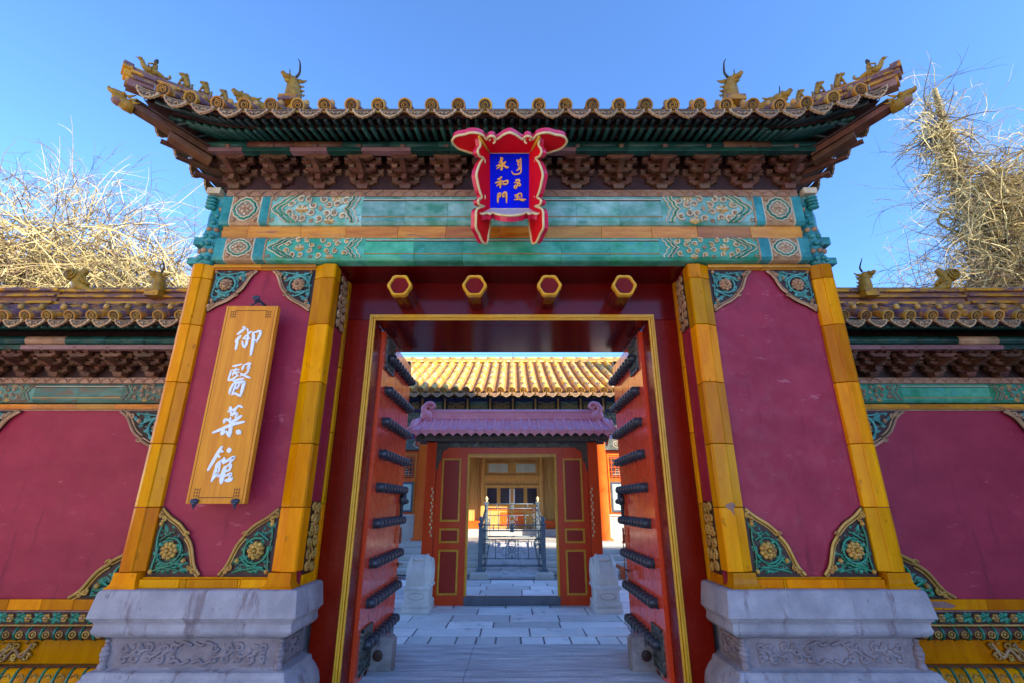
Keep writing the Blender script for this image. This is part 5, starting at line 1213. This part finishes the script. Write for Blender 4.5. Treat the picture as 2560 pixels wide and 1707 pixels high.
for s in (-1, 1): railpanel(lambda t, z: (s*PX, YFt+t, ZF+.10+z+(ZB-ZF)*t/(YBk-YFt)), YBk-YFt, 'rail_panel')

# ------------------------------------------------------------------ the hall behind
YW, YB = 14.65, 16.8
H = thing('palace_hall', 'large hall with a sunlit amber tiled roof and orange-red columns behind the small doorway', 'hall', (0, 17, 0))
m = MB()
for s in (-1, 1): m.box(*sorted((s*2.62, s*9)), YW+.1, 21, ZT, 4.3, 'red_hall')
m.box(-2.62, 2.62, YB+.12, 21, ZT, 4.3, 'hallwood'); m.box(-9, 9, YW, 21, 4.3, 4.9, 'painted'); m.build('hall_wall', H)
m = MB(); m.box(-2.62, 2.62, YW+.2, YB, 4.0, 4.05, 'lattice'); m.build('porch_ceiling', H)
for i, x in enumerate((-8.7, -6.7, -4.9, -2.66, 2.66, 4.9, 6.7, 8.7)):
    m = MB(); m.lathe([(.25, ZT), (.25, ZT+.03), (.20, ZT+.05), (.165, ZT+.06), (.155, 4.3)], (x, YW-.05, 0), 'z', 'red_hall', 20)
    m.build('column', H)
for x in (-1.55, 1.55):
    m = MB(); m.box(x-.10, x+.10, YB-.25, YB-.05, ZT, 4.0, 'hallpost'); m.build('porch_post', H)
for s in (-1, 1):
    for xa, xb in ((2.82, 4.75), (5.05, 6.55)):
        w0 = MB(sx=-s); w0.box(xa, xb, YW+.03, YW+.10, ZT, 1.16, 'terrace'); w0.box(xa, xb, YW, YW+.10, 1.16, 1.21, 'terrace'); w0.build('dado', H)
        fr_ = MB(sx=-s)
        fr_.box(xa, xb, YW+.02, YW+.10, 1.21, 3.03, 'red_hall')
        wf = fr_.build('window_bay', H)
        n = 3; wd = (xb-xa)/n
        for i in range(n):
            a = xa+i*wd+.09; b = xa+(i+1)*wd-.09
            wn = MB(sx=-s); wn.box(a, b, YW-.005, YW+.02, 1.27, 2.12, 'steel'); wn.box(a+.06, b-.06, YW-.008, YW-.002, 1.33, 2.05, 'glass_pale'); wn.build('window', wf)
            la = MB(sx=-s); la.box(a+.03, b-.03, YW+.008, YW+.0185, 2.24, 2.84, 'lattice')
            for j in range(5): la.box(a+.03, b-.03, YW-.004, YW+.006, 2.27+j*.13, 2.29+j*.13, 'red_hall')
            for j in range(4): la.box(a+.06+j*(b-a-.12)/3.2, a+.08+j*(b-a-.12)/3.2, YW-.006, YW+.008, 2.24, 2.84, 'red_hall')
            for j in range(3): la.box(a+.1+.05*j, b-.1-.05*j, YW-.010, YW, 2.33+.07*j, 2.345+.07*j, 'cream')
            la.build('lattice_panel', wf)
            gl = MB(sx=-s)
            for p, q, r_, t in ((a-.03, b+.03, 2.90, 2.92), (a-.03, a-.01, 1.25, 2.90), (b+.01, b+.03, 1.25, 2.90)): gl.box(p, q, YW-.004, YW+.019, r_, t, 'gold')
            gl.build('gold_moulding', wf)
for s in (-1, 1):                                          # dark porch side windows beside the doors
    m = MB(sx=-s); m.box(1.70, 2.60, YB+.02, YB+.10, .98, 3.9, 'lattice')
    for i in range(15): m.box(1.72+i*.058, 1.735+i*.058, YB, YB+.02, .98, 3.9, 'hallwood')
    for z in (1.2, 2.2, 2.3, 3.2): m.box(1.70, 2.60, YB-.005, YB+.02, z, z+.02, 'hallwood')
    m.box(1.80, 2.0, YB-.008, YB+.018, 1.6, 2.15, 'stone'); m.build('lattice_window', H)
    m = MB(sx=-s); m.box(1.05, 2.60, YB-.06, YB+.12, .73, .97, 'red_hall'); m.box(1.66, 2.60, YB-.06, YB+.12, .97, .985, 'red_hall'); m.build('red_plinth', H)
m = MB(); m.box(-2.61, 2.61, YB-.45, YB+.12, ZT, .725, 'terrace'); m.build('sill_stone', H)
D = MB(); 
D.box(-1.05, -.92, YB-.06, YB+.12, .725, 3.9, 'hallwood'); D.box(.92, 1.05, YB-.06, YB+.12, .725, 3.9, 'hallwood')
D.box(-.92, .92, YB-.04, YB+.12, 2.30, 2.44, 'hallwood'); D.box(-.92, .92, YB, YB+.12, .725, 3.9, 'hallwood'); D.box(-.92, .92, YB-.05, YB+.12, 2.05, 2.11, 'hallwood')
df = D.build('doorway_frame', H, bev=.01)
for i, xa in enumerate((-.90, -.45, .0, .45)):
    d = MB(); xb = xa+.45; kk = 'hallwood'
    d.box(xa+.01, xb-.01, YB-.03, YB-.002, .76, 2.045, kk)
    inner = i in (1, 2)
    if inner: d.box(xa+.05, xb-.05, YB-.036, YB-.03, .80, 1.22, 'red_hall')
    d.box(xa+.03, xb-.03, YB-.036, YB-.03, 1.29, 1.38, 'red_hall')
    dd = d.build('door_leaf', H)
    g_ = MB()
    g_.box(xa+.06, xb-.06, YB-.042, YB-.036, 1.50, 2.0, 'glass'); g_.build('pane', dd)
    o_ = MB(face(YB-.037))
    o_.tube([(xa+.05, 1.30, .004), (xb-.05, 1.30, .004), (xb-.05, 1.37, .004), (xa+.05, 1.37, .004)], .009, 'gold', 4, closed=True)
    if inner:
        o_.tube(cat([(xa+.07, .83, .004), (xb-.07, .83, .004), (xb-.07, 1.14, .004), (xb-.12, 1.19, .004), (xa+.12, 1.19, .004), (xa+.07, 1.1, .004), (xa+.07, .83, .004)], 3), .008, 'gold', 4)
        o_.tube(spiral((xa+xb)/2, .98, .09, 1.4, 0, 1 if i == 1 else -1, 14, .004), .009, 'gold', 4)
        o_.box(xa+.1, xb-.1, 1.235, 1.25, 0, .004, 'gold'); o_.box(xa+.1, xb-.1, 1.42, 1.435, 0, .004, 'gold'); o_.box(xa+.1, xb-.1, 1.455, 1.47, 0, .004, 'gold')
        e_ = (xb-.09) if i == 1 else (xa+.05); o_.box(e_, e_+.04, 1.52, 1.98, .002, .008, 'white')
        e_ = (xb-.035) if i == 1 else (xa+.005); o_.box(e_, e_+.03, 1.62, 1.82, 0, .006, 'gold')
    o_.build('gilt_lines', dd)
for s in (-1, 1):
    t = MB(sx=s); t.box(-.86, -.09, YB-.05, YB-.04, 2.50, 2.86, 'hallwood'); t.box(-.80, -.14, YB-.056, YB-.05, 2.52, 2.80, 'glass_pale'); t.box(-.48, -.465, YB-.06, YB-.05, 2.50, 2.86, 'hallwood'); t.build('transom_window', H)
# painted beams over the bays
m = MB(); m.box(-9, 9, YW-.12, YW+.05, 3.04, 3.36, 'painted'); pb1 = m.build('painted_beam', H)
m = MB(face(YW-.121))
for i in range(24):
    x = -5.8+i*.5; m.tube([(x+.16*cos(t), 3.2+.10*sin(t), .002) for t in [2*pi*j/20 for j in range(20)]], .014, 'cream' if i % 3 == 0 else 'leaf_pale', 4, closed=True)
    for j in range(6): m.ball((x+.07*cos(j), 3.2+.06*sin(j), .002), .025, .025, .008, 'cream' if j % 2 else 'terra', 6, 4)
m.build('painted_scrolls', pb1)
m = MB(); m.box(-9, 9, YW-.10, YW+.05, 3.37, 3.50, 'paintblue'); m.box(-9, 9, YW-.14, YW+.05, 3.52, 3.86, 'painted'); m.box(-9, 9, YW-.16, YW+.05, 3.88, 4.16, 'painted'); pb2 = m.build('painted_beam', H)
m = MB(face(YW-.162))
for x in (-3.0, -1.5, 0, 1.5, 3.0):
    for s in (-1, 1): m.tube([(x+s*.55, 3.90, .002), (x+s*.65, 4.02, .002), (x+s*.55, 4.14, .002)], .010, 'cream', 4)
    for j in range(7): m.tube(spiral(x-.36+j*.12, 4.02, .045, 1.1, j, 1, 8, .002), .006, 'cream', 4)
m.build('painted_scrolls', pb2)
# carved openwork boards between little posts
for i in range(14):
    x = -4.55+i*.70; m = MB()
    m.box(x-.35, x-.30, YW-.18, YW-.1, 4.18, 4.60, 'hallwood'); m.box(x-.30, x+.35, YW-.15, YW-.13, 4.18, 4.26, 'paintblue'); m.box(x-.30, x+.35, YW-.15, YW-.13, 4.52, 4.60, 'paintblue')
    m.box(x-.30, x-.24, YW-.15, YW-.13, 4.26, 4.52, 'lattice'); m.box(x+.29, x+.35, YW-.15, YW-.13, 4.26, 4.52, 'lattice')
    for j in range(6):
        q = x-.18+j*.09; m.tube([(q+.04*cos(t), YW-.14, 4.34+.05*sin(t)) for t in [k*.8 for k in range(8)]], .010, 'hallwood', 4, closed=True)
    for s in (-1, 1): m.tube([(x+.025, YW-.14, 4.42), (x+.025+s*.24, YW-.14, 4.49)], .010, 'cream', 4)
    m.box(x-.24, x+.29, YW-.11, YW-.10, 4.26, 4.52, 'leaf_pale' if i % 2 else 'painted'); m.build('openwork_board', H)
HR = node('roof', H)
def hrow(x): return [(x, 13.55+d, 4.64+.42*d+.015*d*d) for d in (0, .9, 1.8, 2.7, 3.6, 4.45)]
SPH = .335
base = barrel(hrow(0), HR, .098, k='hall_tile'); base.name = 'barrel_tile'
for i in range(-23, 24):
    if i: c = copyto(base); c.location = (i*SPH, 0, 0)
db = drip(HR, (SPH/2, 13.54, 4.575), (1, 0, 0), (0, -1, 0), .30, .15)
for i in range(-23, 23):
    if i: c = copyto(db); c.location = (i*SPH, 0, 0)
m = MB(); hr_ = hrow(0)
for p, q in zip(hr_, hr_[1:]):
    n = 7
    for j in range(n):
        a = Vector(p).lerp(Vector(q), j/n); b_ = Vector(p).lerp(Vector(q), (j+1)/n)
        m.add([(-8, a.y, a.z-.03), (8, a.y, a.z-.03), (8, b_.y, b_.z-.05), (-8, b_.y, b_.z-.05), (-8, b_.y, b_.z-.03), (8, b_.y, b_.z-.03)], [(0, 1, 2, 3), (3, 2, 5, 4)], 'hall_pan')
m.add([(-8, 13.6, 4.50), (8, 13.6, 4.50), (8, 18.0, 6.5), (-8, 18.0, 6.5), (8, 22.4, 4.5), (-8, 22.4, 4.5)], [(0, 1, 2, 3), (3, 2, 4, 5)], 'hallwood'); m.build('roof_deck', HR)
m = MB(); x = -8
while x < 8:
    for y0, z0, z1, k in ((17.86, 6.95, 7.03, 'hall_tile'), (17.90, 7.03, 7.10, 'hall_pan'), (17.84, 7.10, 7.16, 'hall_tile'), (17.90, 7.16, 7.25, 'hall_pan')): m.box(x+.003, x+.497, y0, 18.1, z0-.33, z1-.33, k)
    m.tube([(x+.003, 17.98, 6.93), (x+.497, 17.98, 6.93)], .08, 'hall_tile', 10); x += .5
m.build('main_ridge', HR)
m = MB(); m.tube([(0, 13.62, 4.45), (0, 14.5, 4.72)], .05, 'green_eave', 4, up=(0, 0, 1)); r0 = m.build('eave_rafter', HR)
for i in range(-24, 25):
    if i: c = copyto(r0); c.location = (i*.2, 0, 0)
m = MB(); m.tube([(.02, 13.70, 7.4), (.02, 13.70, 4.7)], .006, 'steel', 4)
m.tube([(-8, 13.5, 5.72), (8, 13.5, 5.70)], .006, 'steel', 4); m.build('roof_wire', H)

# ------------------------------------------------------------------ vine-smothered trees
def vine_tree(name, label, base, trunks, zones, whips, seed, cats='tree', cz_top=False):
    rn = random.Random(seed)
    T_ = thing(name, label, cats, base, 'leafless vine-covered trees beyond the walls')
    t = MB()
    for pts, r in trunks: P = cat(pts, 6); t.tube(P, [r*(1-.75*i/(len(P)-1)) for i in range(len(P))], 'bark', 8)
    # gnarled stems twisting up inside the mass
    for i in range(20):
        z = rn.choice(zones[:-1] if cz_top else zones); cx, cy, cz, rx, ry, rz, _ = z
        a = rn.random()*6.28; q = sqrt(rn.random())*.75
        x, y = cx+rx*q*cos(a), cy+ry*q*sin(a); pts = [(x, y, max(0, cz-rz-2))]
        for k in range(6): x += rn.uniform(-.4, .4); y += rn.uniform(-.3, .3); pts.append((x, y, cz-rz+2*rz*k/5*.62))
        t.tube(cat(pts, 4), [.07*(1-.6*j/24) for j in range(25)], 'bark', 5)
    t.build('trunk', T_)
    crowns = [MB(), MB()]
    def twig(p, d, L, r, k, droop, seg=6, wob=.35, sides=3):
        p = Vector(p); d = Vector(d).normalized(); pts = [tuple(p)]; b = Vector((rn.gauss(0, 1), rn.gauss(0, 1), rn.gauss(0, 1)))*wob/seg
        for i in range(seg):
            d = (d+b+Vector((0, 0, -droop/seg))+Vector((rn.gauss(0, 1), rn.gauss(0, 1), rn.gauss(0, 1)))*.09).normalized(); p = p+d*(L/seg); pts.append(tuple(p))
        (crowns[0] if k == 'straw' else crowns[1]).tube(pts, [r*(1-.7*i/seg) for i in range(seg+1)], k, sides, sm=False)
        return pts
    for cx, cy, cz, rx, ry, rz, n in zones:
        for i in range(n):
            u = rn.random()**.45; a = rn.random()*6.28; ph = math.acos(rn.uniform(-1, 1))
            x, y, z = cx+rx*u*sin(ph)*cos(a), cy+ry*u*sin(ph)*sin(a), cz+rz*u*cos(ph)
            d = (rn.gauss(0, .8)+cos(a)*.3, rn.gauss(0, .6)-.15, rn.gauss(0, .7))
            twig((x, y, z), d, rn.uniform(.5, 1.5), rn.choice((.006, .008, .011, .015, .022)), 'straw' if rn.random() < .72 else 'twig', rn.uniform(.2, 1.6), 6, 1.1)
    for cx, cy, cz, sx_, sz_, dx, dz, n in whips:
        for i in range(n):
            x, z = cx+rn.gauss(0, sx_), cz+rn.gauss(0, sz_); a = rn.gauss(0, .55)
            d = Vector((dx, 0, dz)).normalized(); d = Vector((d.x*cos(a)-d.z*sin(a), rn.gauss(0, .35), d.x*sin(a)+d.z*cos(a)))
            k = 'straw' if rn.random() < .62 else 'twig'
            pts = twig((x, cy+rn.gauss(0, .5), z), d, rn.uniform(.7, 1.9), rn.uniform(.006, .012), k, rn.uniform(0, 1.3), 8, .9)
            for j in (3, 5, 6):
                if rn.random() < .7: dd = Vector(pts[j+1])-Vector(pts[j]); twig(pts[j], dd.normalized()+Vector((rn.gauss(0, .7), rn.gauss(0, .5), rn.gauss(0, .7))), rn.uniform(.25, .8), .0055, k, .6, 5, .8)
    c = crowns[0].build('crown', T_); crowns[1].build('dark_twigs', c)
vine_tree('vine_covered_tree', 'low spreading leafless tree smothered in pale dry vines behind the left wall', (-11.5, 10.4, 0),
    [([(-11.5, 10.4, 0), (-11.3, 10.3, 4), (-11.6, 10.2, 7.4)], .32), ([(-9.3, 10.6, 0), (-9.4, 10.4, 4), (-9.0, 10.3, 6.6)], .2)],
    [(-12.6, 10.4, 7.0, 2.0, .9, 1.5, 1300), (-10.9, 10.4, 6.8, 1.7, .9, 1.45, 1200), (-9.3, 10.3, 6.3, 1.5, .8, 1.3, 900), (-8.2, 10.2, 5.9, .9, .6, 1.0, 420), (-10.5, 10.4, 5.6, 3.2, .9, 1.1, 1300)],
    [(-12.4, 10.3, 8.4, .9, .4, -.1, 1, 90), (-11.0, 10.3, 8.3, .7, .4, .1, 1, 110), (-9.9, 10.3, 7.8, .6, .4, .6, 1, 90), (-8.8, 10.2, 7.0, .5, .4, 1, .45, 90), (-8.2, 10.2, 6.2, .4, .4, 1, .2, 50)], 5)
vine_tree('vine_covered_tree', 'tall leafless tree draped in hanging dry vines behind the right wall', (11.95, 10.4, 0),
    [([(11.35, 10.3, 0), (11.5, 10.3, 5), (11.6, 10.3, 9), (11.75, 10.2, 12.4)], .26), ([(13.35, 10.8, 0), (13.15, 10.6, 5), (13.55, 10.5, 9.6)], .22)],
    [(12.25, 10.4, 8.5, .8, .7, 1.6, 1200), (13.35, 10.5, 8.3, 1.3, .8, 2.1, 1700), (12.25, 10.4, 6.5, 1.1, .8, 1.5, 1500), (13.55, 10.4, 6.2, 1.5, .8, 1.4, 1200), (11.15, 10.3, 5.9, .7, .6, .9, 380), (11.5, 10.3, 10.6, .20, .25, 1.7, 520)],
    [(11.75, 10.3, 11.2, .3, .8, .2, 1, 45), (13.05, 10.3, 10.1, .6, .4, .5, 1, 70), (11.15, 10.3, 8.3, .25, 1.0, -1, .3, 80), (10.65, 10.3, 6.6, .4, .5, -1, .1, 90), (10.35, 10.3, 5.9, .4, .4, -1, -.1, 60)], 12, cz_top=True)

# ------------------------------------------------------------------ out of view: buildings added to shade the gate and bounce sun onto it
AL = thing('added_side_hall', 'unseen pale limewashed hall added left of the alley to bounce sunlight onto the gate', 'hall', (-9.5, -5, 0))  # added reflector: its pale sunlit wall brightens the gate front
m = MB(); m.box(-12, -7.6, -15, 2.4, 0, 7.0, 'palewall'); m.box(-12, -7.55, -15, 2.4, 0, .9, 'stone'); m.build('hall_wall', AL)
m = MB(); m.ext([(-13, 6.9), (-6.9, 6.9), (-7.2, 7.2), (-9.8, 9.2), (-12.6, 7.2)], -15.5, 2.9, 'y', 'tile'); m.build('hall_roof', AL)
m = MB()
for i in range(5): m.box(-7.58, -7.5, -13.5+i*3.1, -12.0+i*3.1, 1.4, 3.6, 'lattice')
m.build('lattice_window', AL)
TW = thing('added_shade_tower', 'unseen tall red tower added right of the alley to shade the gate', 'tower', (16, -6, 0))  # added out of view to cast the shade over gate and walls
m = MB(); m.box(14, 18, -12.4, -2.0, 0, 14.2, 'towerwall')
for i in range(3):
    for z in (3, 9): m.box(13.95, 14.02, -11.6+i*3, -10.2+i*3, z, z+2.6, 'lattice')
m.build('tower_wall', TW)
m = MB(); m.ext([(12.6, 14.2), (19.4, 14.2), (17.5, 15.2), (16, 18.0), (14.5, 15.2)], -13, -1.8, 'y', 'tile'); m.build('tower_roof', TW)
EH = thing('added_side_hall', 'unseen low hall added past the right wall to shade the front courtyard', 'hall', (11, 4.6, 0))  # added out of view; its ridge sets the straight shade edge in the courtyard
m = MB(); m.box(7.4, 14, 3.9, 5.4, 0, 5.6, 'towerwall'); m.build('hall_wall', EH)
m = MB(); m.ext([(3.5, 5.5), (5.6, 5.5), (4.75, 6.7), (4.45, 6.7)], 7.35, 14.2, 'x', 'tile'); m.build('hall_roof', EH)
